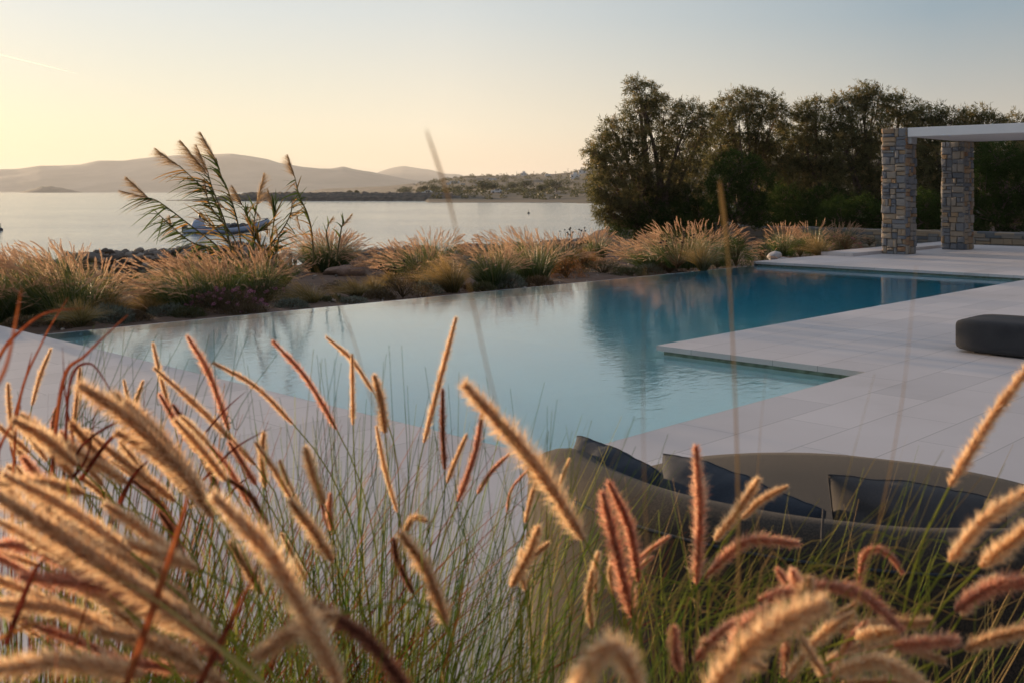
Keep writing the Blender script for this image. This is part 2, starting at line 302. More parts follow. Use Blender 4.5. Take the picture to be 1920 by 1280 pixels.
# ------------------------------------------------------------------ setting: sea, terrain
SEA = -1.2
def fan_grid(xs, Ds, zf):
    """terrain patch in real metres: columns follow bearings, rows follow distance"""
    V = []
    for D in Ds:
        for x in xs:
            X = (x - 960) / F * D; V.append((X, D, zf(x, D)))
    nx = len(xs); i = np.arange(len(Ds) - 1)[:, None] * nx; j = np.arange(nx - 1)[None]
    return np.array(V), np.stack((i + j, i + j + 1, i + nx + j + 1, i + nx + j), -1).reshape(-1, 4)
def sstep(a, b, x):
    t = min(1, max(0, (x - a) / (b - a))); return t * t * (3 - 2 * t)
def setting():
    s = 14500
    sea = mesh_np('sea', [(-s, -300, SEA), (-316, -300, SEA), (14070, s, SEA), (-s, s, SEA)], [[(0, 1, 2, 3)]], M['sea']); tag(sea, kind='structure', label='calm silvery bay water', )
    # garden ground in the pool's axes
    us = np.unique(np.concatenate((np.arange(-30, -14, 2), np.arange(-14, 30, .5), np.arange(30, 130, 5), [25.02, -.02, -.6])))
    vs = np.unique(np.concatenate((np.arange(-60, -15, 5), np.arange(-15, 7, 2), [7.74, 7.76, 8.62], np.arange(8, 24, .4), np.arange(24, 60, 4))))
    V = []
    for v in vs:
        for u in us:
            P = uv(u, v); shore = 16.6 if u < 19 else 21.2
            if u > 19: shore = 16.6 + 4.6 * sstep(19, 24, u)
            shore += .5 * fbm(u * .3, 1.3)
            under = (u < 25.01 and v < 7.75) or (u < -.01 and v < 8.63)
            if under: z = -3.
            else:
                z = -.24 + .05 * fbm(P[0] * .8, P[1] * .8) + .04 * fbm(P[0] * 3, P[1] * 3)
                if u > 26: z = .0 + .15 * fbm(P[0] * .3, P[1] * .3)
                if v > shore: z -= 2.2 * sstep(shore, shore + 3, v)
            V.append((P[0], P[1], z))
    nx = len(us); i = np.arange(len(vs) - 1)[:, None] * nx; j = np.arange(nx - 1)[None]
    g = mesh_np('garden_ground', V, np.stack((i + j, i + j + 1, i + nx + j + 1, i + nx + j), -1).reshape(-1, 4), M['soil'], smooth=True); tag(g, kind='structure', label='red brown garden soil')
setting()
RIDGE = [(-700, 330), (-400, 322), (-150, 326), (0, 318), (33, 317), (75, 311), (110, 311), (150, 309), (183, 302), (230, 302), (290, 295), (335, 291), (383, 290), (433, 288), (470, 293), (500, 298), (522, 305), (567, 313), (600, 316), (622, 316), (643, 312), (667, 318), (700, 323), (767, 337), (800, 342), (900, 352), (1050, 360)]
RIDGE2 = [(640, 350), (713, 322), (733, 315), (757, 311), (780, 315), (810, 319), (833, 326), (860, 327), (880, 333), (950, 345), (1100, 352), (1300, 340), (1500, 330), (2400, 330)]
HILL = [(440, 356), (600, 354), (680, 352), (735, 349), (765, 346), (800, 344), (835, 339), (857, 335), (875, 332), (920, 332), (965, 331), (1000, 330), (1040, 328), (1070, 325), (1100, 318), (1200, 308), (1500, 300), (2300, 300)]
def interp(T, x): return float(np.interp(x, [t[0] for t in T], [t[1] for t in T]))
def hill_z(x, D):
    sh = 256 if x > 800 else 256 + (800 - x) * 9
    if x > 1040: sh -= (x - 1040) * .3
    zr = EYE + (360 - interp(HILL, x)) / F * 1300
    if x < 780: zr = EYE + (360 - interp(HILL, x)) / F * 2100
    Dr = 1300 if x >= 780 else 2100
    a = 0 if D <= sh else 1
    prof = (1.2 + 1.2) * sstep(sh - 8, sh + 130, D) + (zr - 1.2) * sstep(min(sh + 150, Dr - 300), Dr, D) * 1.0
    z = SEA - .8 + prof * 1.0 + (.8 if D > sh - 8 else 0) + (fbm(x * .02, D * .01) * 1.2 * sstep(sh, sh + 250, D))
    if D > Dr: z -= (D - Dr) * .02
    if D < sh - 8: z = SEA - 2
    return z
def far_land():
    xs = np.concatenate((np.arange(430, 1140, 4), np.arange(1140, 2500, 40))); Ds = np.concatenate((np.arange(236, 420, 8), np.geomspace(430, 2600, 46)))
    V, Fc = fan_grid(xs, Ds, hill_z); h = mesh_np('far_hill', V, Fc, M['hill'], smooth=True); tag(h, kind='structure', label='scrubby low hill across the bay')
    # rocky spit
    xs = np.arange(308, 850, 1.6); Ds = np.linspace(299, 330, 13)
    def zs(x, D):
        top = 2.3 * sstep(318, 480, x) ** 1.4 + .12; c = math.sin(math.pi * min(1, max(0, (D - 299) / 31))) ** .6
        return SEA - .25 + (top + .45 * fbm(x * .09, D * .2, 3) * sstep(318, 420, x) + .25) * c if 310 < x else SEA - .3
    V, Fc = fan_grid(xs, Ds, zs); h = mesh_np('rocky_spit', V, Fc, M['spit']); tag(h, kind='structure', label='low dark rocky spit')
    for nm, T, D0, dep in (('mountain_range', RIDGE, 6200, 1500), ('distant_mountain', RIDGE2, 9000, 1500)):
        xs = np.arange(T[0][0], T[-1][0] + 1, 5 if T is RIDGE else 6); Ds = np.linspace(D0 - dep, D0 + 900, 26)
        def zf(x, D, T=T, D0=D0, dep=dep):
            zr = EYE + (360 - interp(T, x)) / F * D0; t = (D - (D0 - dep)) / dep
            X = (x - 960) / F * D
            if t <= 1: return SEA - 4 + (zr - SEA + 4) * (sstep(0, 1, t) * (.86 + .14 * t) + .11 * fbm(X * .0022, D * .0022, 0, 7) * math.sin(math.pi * min(1, t)))
            return zr - (D - D0) * .25
        V, Fc = fan_grid(xs, Ds, zf); h = mesh_np(nm, V, Fc, M['mountain'], smooth=True); tag(h, kind='structure', label='hazy ' + nm.replace('_', ' '))
    T = [(-20, 361), (38, 361), (55, 356), (80, 349), (95, 349), (120, 353), (155, 361)]
    xs = np.arange(36, 160, 2); Ds = np.linspace(2850, 3150, 9)
    def zi(x, D):
        y = interp(T, x); h = max(0, (361.5 - y) / F * 3000); return SEA - .5 + h * math.sin(math.pi * min(1, max(0, (D - 2850) / 300))) ** .7 * (1 + .1 * fbm(x * .1, D * .01))
    V, Fc = fan_grid(xs, Ds, zi); h = mesh_np('islet', V, Fc, M['hill'], smooth=True); tag(h, kind='structure', label='small dark islet')
far_land()
# ------------------------------------------------------------------ deck, pool
WZ = -.085
VE = 7.6          # infinity edge
UE = 14.8
def local_obj(name, V, Fs, mat, kind=None, label=None):
    """mesh whose own axes follow the pool"""
    o = mesh_np(name, V, Fs, mat); o.location = tuple(N0); o.rotation_euler.z = ANG
    if kind: tag(o, kind=kind, label=label)
    return o
def deck_and_pool():
    T = .048; V = []; Fq = []
    def quad(*p): n = len(V); V.extend(p); Fq.append((n, n + 1, n + 2, n + 3))
    for u0, u1, v0, v1 in ((-14, 0, -14, 8.6), (0, 3.79, -14, 0), (3.79, UE, -14, 2.07), (UE, 25, -14, 7.66)):
        quad((u0, v0, 0), (u1, v0, 0), (u1, v1, 0), (u0, v1, 0))
    def edge(a, b, depth=T):
        quad((*a, 0), (*b, 0), (*b, -depth), (*a, -depth))
    edge((0, 8.6), (0, 0)); edge((0, 0), (3.79, 0)); edge((3.79, 0), (3.79, 2.07)); edge((3.79, 2.07), (UE, 2.07)); edge((UE, 2.07), (UE, 7.66))
    edge((-14, 8.6), (0, 8.6), .6); edge((UE, 7.66), (25, 7.66), .6); edge((25, 7.66), (25, -14), .6)
    # underside lips over the water
    L = .05
    quad((0, 0, -T), (0, VE, -T), (-L, VE, -T), (-L, 0, -T)); quad((3.79, 0, -T), (3.79, 2.07, -T), (3.79 + L, 2.07, -T), (3.79 + L, 0, -T))
    quad((UE, 2.07, -T), (UE, VE, -T), (UE + L, VE, -T), (UE + L, 2.07, -T)); quad((0, 0, -T), (3.79, 0, -T), (3.79, -L, -T), (0, -L, -T)); quad((3.79, 2.07, -T), (UE, 2.07, -T), (UE, 2.07 - L, -T), (3.79, 2.07 - L, -T))
    d = local_obj('terrace_paving', V, [Fq], M['paving'], 'structure', 'pale terrace paving round the pool')
    # raised border at the garden corner of the terrace
    b = MB(); X = np.array((1, 0, 0.)); Y = np.array((0, 1, 0.)); Z = np.array((0, 0, 1.)); b.box((17.8, 6.95, .002), X * 7.1, Y * .76, Z * .07)
    o = b.build('raised_terrace_edge', M['paving']); o.location = tuple(N0); o.rotation_euler.z = ANG; tag(o, kind='structure', label='low raised strip of paving')
    # basin
    z0, zs, zd = -T, -.52, -1.85; V.clear(); Fq.clear()
    a0, a1, p1, q = -L, UE + L, 3.79 + L, 2.07 - L
    def wall(a, b, zb1, zb2=None): quad((*a, -.11), (*b, -.11), (*b, zb2 or zb1), (*a, zb1))
    wall((a0, VE), (a0, -L), zs); wall((a0, -L), (p1, -L), zs); wall((p1, -L), (p1, q), zs); wall((p1, q), (11.5, q), zs, zd); wall((11.5, q), (a1, q), zd); wall((a1, q), (a1, VE), zd)
    wall((a1, VE), (11.5, VE), zd); wall((11.5, VE), (p1, VE), zd, zs); wall((p1, VE), (a0, VE), zs)
    quad((a0, -L, zs), (p1, -L, zs), (p1, VE, zs), (a0, VE, zs)); quad((p1, q, zs), (11.5, q, zd), (11.5, VE, zd), (p1, VE, zs)); quad((11.5, q, zd), (a1, q, zd), (a1, VE, zd), (11.5, VE, zd))
    pool = local_obj('swimming_pool', V, [Fq], M['plaster'], 'structure', 'blue plastered pool basin')
    V.clear(); Fq.clear()
    def band(a, b): quad((*a, z0), (*b, z0), (*b, -.11), (*a, -.11))
    band((a0, VE), (a0, -L)); band((a0, -L), (p1, -L)); band((p1, -L), (p1, q)); band((p1, q), (a1, q)); band((a1, q), (a1, VE))
    o = local_obj('pool_tile_band', V, [Fq], M['tile_band'], 'structure', 'narrow green tile band at the waterline')
    b = MB(); b.box((-.05, VE, -1.2), X * (UE + .1), Y * .06, Z * (1.2 + WZ - .004)); b.box((-.05, VE + .06, -1.2), X * (UE + .1), Y * .1, Z * .75)
    o = b.build('infinity_edge', M['white_paint']); o.location = tuple(N0); o.rotation_euler.z = ANG; tag(o, kind='structure', label='thin pale overflow edge of the pool')
    # water body, closed
    e = .006; zb = -2.1
    ring = [(a0 - e, VE + .02), (a0 - e, -L - e), (p1 + e, -L - e), (p1 + e, q - e), (a1 + e, q - e), (a1 + e, VE + .02)]
    n = len(ring); V = [(x, y, WZ) for x, y in ring] + [(x, y, zb) for x, y in ring]
    Fs = [[tuple(range(n))], [tuple(range(2 * n - 1, n - 1, -1))], [(i, i + n, (i + 1) % n + n, (i + 1) % n) for i in range(n)]]
    w = local_obj('pool_water', V, Fs, M['pool_water'], 'structure', 'still teal pool water')
deck_and_pool()
# ------------------------------------------------------------------ stone work
def stone_blocks(mb, p0, e1, up, nrmv, L, H, hmin, hmax, wmin, wmax, prot, warm=.35):
    """courses of random rectangular stones on one face; e1, up, nrmv unit vectors"""
    z = 0
    while z < H - .02:
        h = rnd.uniform(hmin, hmax); h = min(h, H - z)
        if H - z - h < hmin * .5: h = H - z
        x = 0
        while x < L - .01:
            w = rnd.uniform(wmin, wmax); w = min(w, L - x)
            if L - x - w < wmin * .5: w = L - x
            g = .0035; split = h > .16 and rnd.random() < .35
            for k in range(2 if split else 1):
                hh = h / (2 if split else 1); pr = rnd.uniform(.25, 1) * prot; t = rnd.betavariate(1.3, 1.5) if rnd.random() > warm else rnd.uniform(.6, 1.0)
                a = p0 + e1 * (x + g) + up * (z + k * hh + g) - nrmv * .05
                W, Hh, Dp = w - 2 * g, hh - 2 * g, .05 + pr
                j = lambda s: rnd.uniform(-s, s)
                bk = [a, a + e1 * W, a + e1 * W + up * Hh, a + up * Hh]; ins = min(W, Hh) * .1
                fr = [a + e1 * (ins + j(ins * .7)) + up * (ins + j(ins * .7)), a + e1 * (W - ins + j(ins * .7)) + up * (ins + j(ins * .7)), a + e1 * (W - ins + j(ins * .7)) + up * (Hh - ins + j(ins * .7)), a + e1 * (ins + j(ins * .7)) + up * (Hh - ins + j(ins * .7))]
                mid = [b + nrmv * Dp * .82 for b in bk]; fr = [b + nrmv * (Dp + j(.006)) for b in fr]
                V = bk + mid + fr; Fc = []
                for s in (0, 4):
                    for i in range(4): Fc.append((s + i, s + (i + 1) % 4, s + 4 + (i + 1) % 4, s + 4 + i))
                Fc.append((8, 9, 10, 11)); mb.add(np.array(V), Fc, t)
            x += w
        z += h
UP = np.array((0, 0, 1.))
def rubble_face(mb, p0, e1, up, nrmv, L, H, amin, prot, warm):
    """irregular stones: random splitting of the face into unequal blocks"""
    out = []
    def split(x, y, w, h, d):
        if d > 1 and w * h < amin * rnd.uniform(.5, 2.6) and w < .36 and h < .22 or min(w, h) < .05: out.append((x, y, w, h)); return
        k = rnd.uniform(.3, .7)
        if (w > h * 1.5 and rnd.random() < .9) or (w > h * .8 and rnd.random() < .3): split(x, y, w * k, h, d + 1); split(x + w * k, y, w * (1 - k), h, d + 1)
        else: split(x, y, w, h * k, d + 1); split(x, y + h * k, w, h * (1 - k), d + 1)
    y = 0
    while y < H - .01:
        b = min(rnd.uniform(.28, .5), H - y); b = H - y if H - y - b < .12 else b; split(0, y, L, b, 1); y += b
    j = lambda s_: rnd.uniform(-s_, s_)
    for x, y, w, h in out:
        g = rnd.uniform(.002, .007); W, Hh = w - 2 * g, h - 2 * g; Dp = .05 + rnd.uniform(.1, 1) * prot; a = p0 + e1 * (x + g) + up * (y + g) - nrmv * .05; t = rnd.betavariate(1.6, 2.2) if rnd.random() > warm else rnd.uniform(.62, 1.0); m_ = min(W, Hh)
        pts = []; cx = ((0, 0), (.5, 0), (1, 0), (1, .5), (1, 1), (.5, 1), (0, 1), (0, .5))
        for u_, v_ in cx: pts.append((u_ * W + (j(m_ * .05)), v_ * Hh + (j(m_ * .05))))
        bk = [a + e1 * p + up * q for p, q in pts]; mid = [b + nrmv * Dp * rnd.uniform(.6, .8) for b in bk]; ins = .13
        fr = [a + e1 * (p + (W / 2 - p) * ins * rnd.uniform(.6, 1.6)) + up * (q + (Hh / 2 - q) * ins * rnd.uniform(.6, 1.6)) + nrmv * (Dp + j(.006)) for p, q in pts]; c = a + e1 * W * rnd.uniform(.35, .65) + up * Hh * rnd.uniform(.35, .65) + nrmv * (Dp + rnd.uniform(-.003, .009))
        Fq = [(s_ + i, s_ + (i + 1) % 8, s_ + 8 + (i + 1) % 8, s_ + 8 + i) for s_ in (0, 8) for i in range(8)]; Vv = np.array(bk + mid + fr + [c]); n0 = mb.n; mb.add(Vv, Fq, t); mb.F.setdefault(3, []).append(np.array([(16 + i, 16 + (i + 1) % 8, 24) for i in range(8)]) + n0); mb.T.setdefault(3, []).append(np.full(8, t))
def column(u, v, z1, label):
    s = .56; root = thing('stone_column', uv(u + s / 2, v + s / 2, 0), label, 'column', 'stone columns under the terrace roof')
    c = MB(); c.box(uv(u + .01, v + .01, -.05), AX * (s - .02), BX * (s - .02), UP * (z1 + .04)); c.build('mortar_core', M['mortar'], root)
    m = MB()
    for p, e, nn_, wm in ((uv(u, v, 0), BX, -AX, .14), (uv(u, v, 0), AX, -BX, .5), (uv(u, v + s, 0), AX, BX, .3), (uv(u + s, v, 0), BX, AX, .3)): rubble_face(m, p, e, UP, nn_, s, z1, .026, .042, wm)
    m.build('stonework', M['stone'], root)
    return root
def pergola():
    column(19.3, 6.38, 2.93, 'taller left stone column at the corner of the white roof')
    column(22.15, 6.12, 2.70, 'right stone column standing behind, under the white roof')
    r = thing('pergola_roof', uv(19.3, 6.3, 2.71), 'long flat white roof slab resting on stone columns', 'roof')
    X = MB(); p0 = uv(19.31, -9, 2.715); X.box(p0, AX * 3.45, BX * 15.34, UP * .21)
    o = X.build('slab', M['white_paint'], r); bv = o.modifiers.new('bevel', 'BEVEL'); bv.width = .008; bv.segments = 2
    X = MB(); X.box(uv(19.36, 6.27, 2.56), AX * .3, BX * .10, UP * .155); X.build('bracket', M['metal'], r)
pergola()
def garden_wall():
    r = thing('garden_wall', uv(26, 6, -.3), 'long low wall of coursed grey stones below the dark trees', 'stone wall')
    L = 30.3; p = uv(26, 20.3, -.5); c = MB(); c.box(p + BX * -.02 + AX * .02 , -BX * (L - .04), AX * .5, UP * .78); c.build('core', M['mortar'], r)
    m = MB(); stone_blocks(m, p, -BX, UP, -AX, L, .78, .07, .17, .16, .55, .04, .25)
    stone_blocks(m, p + UP * 0, AX, UP, BX, .54, .78, .07, .17, .16, .4, .03, .25)
    stone_blocks(m, p + UP * .78 - AX * .03, -BX, AX, UP, L, .6, .2, .35, .2, .6, .05, .2); m.build('stonework', M['wall_stone'], r)
garden_wall()
def ico(sub):
    import bmesh
    b = bmesh.new(); bmesh.ops.create_icosphere(b, subdivisions=sub, radius=1); V = np.array([v.co[:] for v in b.verts]); Fc = np.array([[v.index for v in f.verts] for f in b.faces]); b.free(); return V, Fc
ICO2, ICO3, ICO1, ICO5 = ico(2), ico(3), ico(1), ico(5)
def stone_shape(seed, amp=.28, base=ICO2):
    V = base[0].copy(); d = np.array([1 + amp * fbm(v[0] * 1.1 + seed * 3.1, v[1] * 1.1, v[2] * 1.1 + seed, 3) for v in V]); V *= d[:, None]
    for _ in range(5):      # flat faces
        n = nrm(R.normal(size=3)); k = R.uniform(.62, .85); e = V @ n; V -= np.outer(np.maximum(e - k, 0), n)
    return V
STONES = [stone_shape(i) for i in range(9)]
def rotm():
    q = nrm(R.normal(size=4)); w, x, y, z = q
    return np.array([[1 - 2 * (y * y + z * z), 2 * (x * y - z * w), 2 * (x * z + y * w)], [2 * (x * y + z * w), 1 - 2 * (x * x + z * z), 2 * (y * z - x * w)], [2 * (x * z - y * w), 2 * (y * z + x * w), 1 - 2 * (x * x + y * y)]])
def rubble(u0, u1, v, label, n, h=.52, w=.5):
    r = thing('rubble_wall', uv((u0 + u1) / 2, v, -.3), label, 'rubble wall', 'rough stone walls by the sea'); m = MB()
    for i in range(n):
        u = rnd.uniform(u0, u1); k = rnd.random() ** .8; end = min(1, min(u - u0, u1 - u) / .5 + .25); wv = w * (1 - .55 * k) * rnd.uniform(-1, 1); s = rnd.uniform(.055, .125) * (1.15 - .3 * k)
        hh = h * end * (1 + .15 * fbm(u * .7, v))
        P = uv(u, v + wv, -.3 + k * hh * (1 - .3 * abs(wv / w))); V = STONES[rnd.randrange(9)] @ rotm().T * np.array((1, 1, .72)) * s + P
        m.add(V, ICO2[1], rnd.random())
    c = MB(); c.box(uv(u0 + .4, v - w * .28, -.5), AX * (u1 - u0 - .8), BX * w * .56, UP * (.2 + h * .62)); c.build('rubble_core', M['mortar'], r)
    m.build('stones', M['rock'], r)
rubble(3.6, 8.6, 15.9, 'heap like rubble wall left of the tall reeds', 1000, .62, .55)
rubble(9.3, 13.2, 15.6, 'rubble wall beyond the garden, between the round grass and the wide grass', 650, .40)
rubble(13.4, 19.5, 15.6, 'far rubble wall running to the corner of the coursed stone wall', 800, .38)
def boulder(P, s, sc, label, mat, name='boulder', grp=None):
    V = stone_shape(rnd.randrange(100), .22, ICO3) * np.array(sc) * s + P; o = mesh_np(name, V, ICO3[1], mat, smooth=True)
    # origin at the stone
    o.data.transform(Matrix.Translation(-Vector(P))); o.location = tuple(P); tag(o, label, 'boulder', grp)
boulder(uv(3.75, 16.1, .0) , .42, (1.3, .8, .55), 'large smooth grey boulder crowning the left end of the rubble heap', M['rock'])
boulder(uv(4.3, 15.9, .12), .36, (1.2, .8, .5), 'long flat dark boulder lying on the rubble heap', M['rock'])
boulder(gpx(640, 520, -.25) + np.array((0, .3, .05)), .5, (1.0, .7, .32), 'low reddish brown boulder between tufts behind the pool edge', M['boulder'])
boulder(px(1452, 481, 24.5), .16, (1.1, .8, .8), 'round white stone at the tip of the terrace', M['pale_rock'])
boulder(px(1472, 486, 24.3), .1, (1.5, .8, .5), 'small flat pale stone beside the round white stone', M['pale_rock'])
# ------------------------------------------------------------------ far shore: houses, poles, trees, boat
def hill_point(x, y):
    best = None
    for D in np.geomspace(280, 1500, 260):
        z = hill_z(x, D); yy = 360 - (z - EYE) / D * F
        if best is None or abs(yy - y) < best[0]: best = (abs(yy - y), D, z)
    return px(x, y, best[1]) * np.array((1, 1, 0)) + np.array((0, 0, best[2])), best[1]
def house(x, y, w, h, label, two=False):
    P, D = hill_point(x, y); W = w / F * D; H = h / F * D; root = thing('white_house', P, label, 'house', 'white houses on the hill across the bay')
    m = MB(); X = np.array((1, 0, 0.)); Y = np.array((0, 1, 0.)); m.box(P - X * W / 2 - UP * .5, X * W, Y * W * .6, UP * (H + .5))
    m.build('wall', M['house_white'], root)
    r = MB(); r.box(P - X * (W / 2 + .1) + UP * (H + .01) - Y * .1, X * (W + .2), Y * (W * .6 + .2), UP * H * .09); r.build('roof', M['house_white'], root)
    if two:
        m = MB(); m.box(P - X * W * .2 + UP * (H * 1.1) + Y * .5, X * W * .45, Y * W * .4, UP * H * .6); m.build('upper_storey', M['house_white'], root)
    k = max(2, int(W / 4))
    for i in range(k):
        m = MB(); m.box(P + X * (-W / 2 + W * (i + .5) / k - W * .08) - Y * .06 + UP * H * .38, X * W * .13, Y * .08, UP * H * .32); m.build('window', M['dark_glass'], root)
for a in [(982, 330, 11, 5, 'white house with an upper block on the hilltop', True), (941, 336, 18, 4, 'long low white house left of the hilltop house', False), (924, 339, 12, 4, 'small white house at the left foot of the long low one', False),
          (903, 340, 9, 4, 'little white house farthest left of the middle cluster', False), (1027, 331, 11, 4, 'low white house left of the tall dark pole', False), (852, 345, 18, 5, 'wide white house alone on the left slope', False),
          (840, 347, 8, 4, 'tiny white house beside the wide one on the left slope', False), (1078, 335, 17, 7, 'biggest white house right against the tamarisk tree', True), (1092, 326, 14, 6, 'white house above the biggest one', False), (868, 348, 8, 3, 'tiny white house right of the wide one', False)]:
    house(*a)
def pole(x, y0, y1, label):
    P, D = hill_point(x, y0); H = (y0 - y1) / F * D; root = thing('utility_pole', P, label, 'pole', 'poles on the hill across the bay')
    m = MB(); m.tube([P - UP * .4, P + UP * H], [.0011 * D * .22, .0009 * D * .18], 6); m.build('shaft', M['bark'], root)
    m = MB(); m.box(P + UP * H * .9 - np.array((.8, .05, 0)), np.array((1.6, 0, 0)), np.array((0, .1, 0)), UP * .12); m.build('crossarm', M['bark'], root)
for a in [(1042, 344, 321, 'tallest dark pole, on the slope left of the tamarisk'), (1001, 332, 321, 'thin pole just right of the hilltop house'), (969, 333, 322, 'thin pole just left of the hilltop house'), (950, 333, 324, 'thin pole above the long low house'), (1065, 329, 316, 'thin pole near the biggest white house'), (937, 334, 325, 'leftmost thin pole on the ridge')]:
    pole(*a)
def crown_leaves(C, rad, n, ln, w, droop=.3, tone=(.1, .9), shell=.55, dirz=0.0):
    """leafy flakes in an ellipsoid"""
    d = nrm(R.normal(size=(n, 3))); r = R.uniform(shell ** 3, 1, n) ** (1 / 3.); P = C + d * r[:, None] * np.asarray(rad)
    dr = nrm(d * .8 + R.normal(size=(n, 3)) * .6 + np.array((0, 0, dirz - droop))); tip = P + dr * (ln * R.uniform(.6, 1.3, n))[:, None]
    V, Fc = tri_blades(P, tip, w * R.uniform(.7, 1.3, n)); return V, Fc, R.uniform(tone[0], tone[1], n)
def far_tree(x, y, w, h, label):
    P, D = hill_point(x, y); W = w / F * D; H = h / F * D; root = thing('shore_tree', P, label, 'tree', 'trees on the far shore')
    m = MB(); lean = R.uniform(-.15, .15, 2) * W; m.tube([P - UP * .2, P + np.array((lean[0] * .4, 0, H * .35)), P + np.array((lean[0], lean[1], H * .7))], [H * .045, H * .03, H * .015], 6)
    for k in range(4): 
        e = P + np.array((R.uniform(-.35, .35) * W, R.uniform(-.3, .3) * W, H * R.uniform(.5, .75))); m.tube([P + UP * H * .25, e], [H * .025, H * .01], 5)
    m.build('trunk', M['bark'], root, True); m = MB()
    for k in range(9):
        C = P + np.array((R.uniform(-.34, .34) * W, R.uniform(-.3, .3) * W, H * R.uniform(.45, .8))); V, Fc, t = crown_leaves(C, (W * .22, W * .2, H * .22), 170, H * .10, H * .05); m.add(V, Fc, t * .7 + .15 * rnd.random())
    m.build('crown', M['olive'], root)
for a in [(1044, 361, 46, 25, 'largest dark round tree on the far shore'), (1015, 362, 24, 17, 'small green tree left of the largest shore tree'), (985, 358, 32, 20, 'broad tree in the middle of the shore row'), (962, 359, 28, 18, 'tree beneath the hilltop house'), (925, 360, 20, 17, 'narrow tree right of the gap in the shore row'), (907, 361, 26, 22, 'tall loose tree left of the gap in the shore row'),
          (880, 360, 18, 11, 'low tree right below the wide white house'), (857, 360, 22, 12, 'low broad tree below the wide white house'), (815, 362, 20, 14, 'tree behind the tall blurred stem'), (795, 362, 22, 14, 'brownish tree left of the tall blurred stem'), (765, 366, 26, 15, 'dark bushy tree above the end of the spit'), (750, 364, 14, 11, 'small tree at the left end of the shore row')]:
    far_tree(*a)
def spit_bush(x, w, label):
    P = px(x, 366, 318) * np.array((1, 1, 0)) + UP * .9; root = thing('spit_bush', P, label, 'bush', 'bushes on the spit'); W = w / F * 318
    m = MB(); m.tube([P - UP * .6, P + UP * .5], [.12, .06], 5); m.build('stem', M['bark'], root); m = MB()
    for k in range(5): V, Fc, t = crown_leaves(P + np.array((R.uniform(-.3, .3) * W, 0, R.uniform(.2, .6))), (W * .25, W * .25, .45), 120, .25, .14); m.add(V, Fc, t)
    m.build('foliage', M['olive'], root)
spit_bush(656, 13, 'left of two dark bushes on the spit'); spit_bush(671, 12, 'right of two dark bushes on the spit')
def scrub():
    m = MB()
    for i in range(520):
        x = rnd.uniform(742, 1130); D = math.exp(rnd.uniform(math.log(285), math.log(1280))); z = hill_z(x, D); P = np.array(((x - 960) / F * D, D, z)); s = rnd.uniform(.8, 2.3) * (D / 600) ** .35
        V, Fc, t = crown_leaves(P + UP * s * .3, (s, s, s * .6), 60, s * .5, s * .28); m.add(V, Fc, t)
    o = m.build('hill_scrub', M['olive']); tag(o, 'scattered olive scrub covering the hill across the bay', 'scrub', kind='stuff')
scrub()
def car(x, y, label, mt, D=330):
    P, D = hill_point(x, y); root = thing('parked_car', P, label, 'car', 'cars parked on the far shore'); s = 1.0
    prof = [(-2.1, .35), (-2.1, .8), (-1.9, .95), (-1.2, 1.0), (-.6, 1.45), (.9, 1.45), (1.5, .98), (2.05, .9), (2.1, .35)]; V = []; n = len(prof)
    for yy in (-.8, .8): V += [P + np.array((a, yy, b)) for a, b in prof]
    m = MB(); m.add(V, [(i, (i + 1) % n, n + (i + 1) % n, n + i) for i in range(n)]); m.add(V[:n], [tuple(range(n))]); m.add(V[n:], [tuple(range(n))[::-1]]); m.build('body', mt, root)
    for a in (-1.3, 1.3):
        for yy in (-.85, .65): m = MB(); m.tube([P + np.array((a, yy, .33)), P + np.array((a, yy + .2, .33))], [.33, .33], 10); m.build('wheel', M['boat_dark'], root)
    m = MB(); m.box(P + np.array((-.7, -.82, 1.0)), np.array((1.5, 0, 0)), np.array((0, 1.64, 0)), UP * .33); m.build('window', M['dark_glass'], root)
car(802, 366, 'white car parked by the far shore, right of the tall blurred stem', M['house_white']); car(745, 367, 'dark car parked at the end of the spit', M['boat_dark']); car(932, 363, 'pale car parked under the shore trees', M['house_white'])
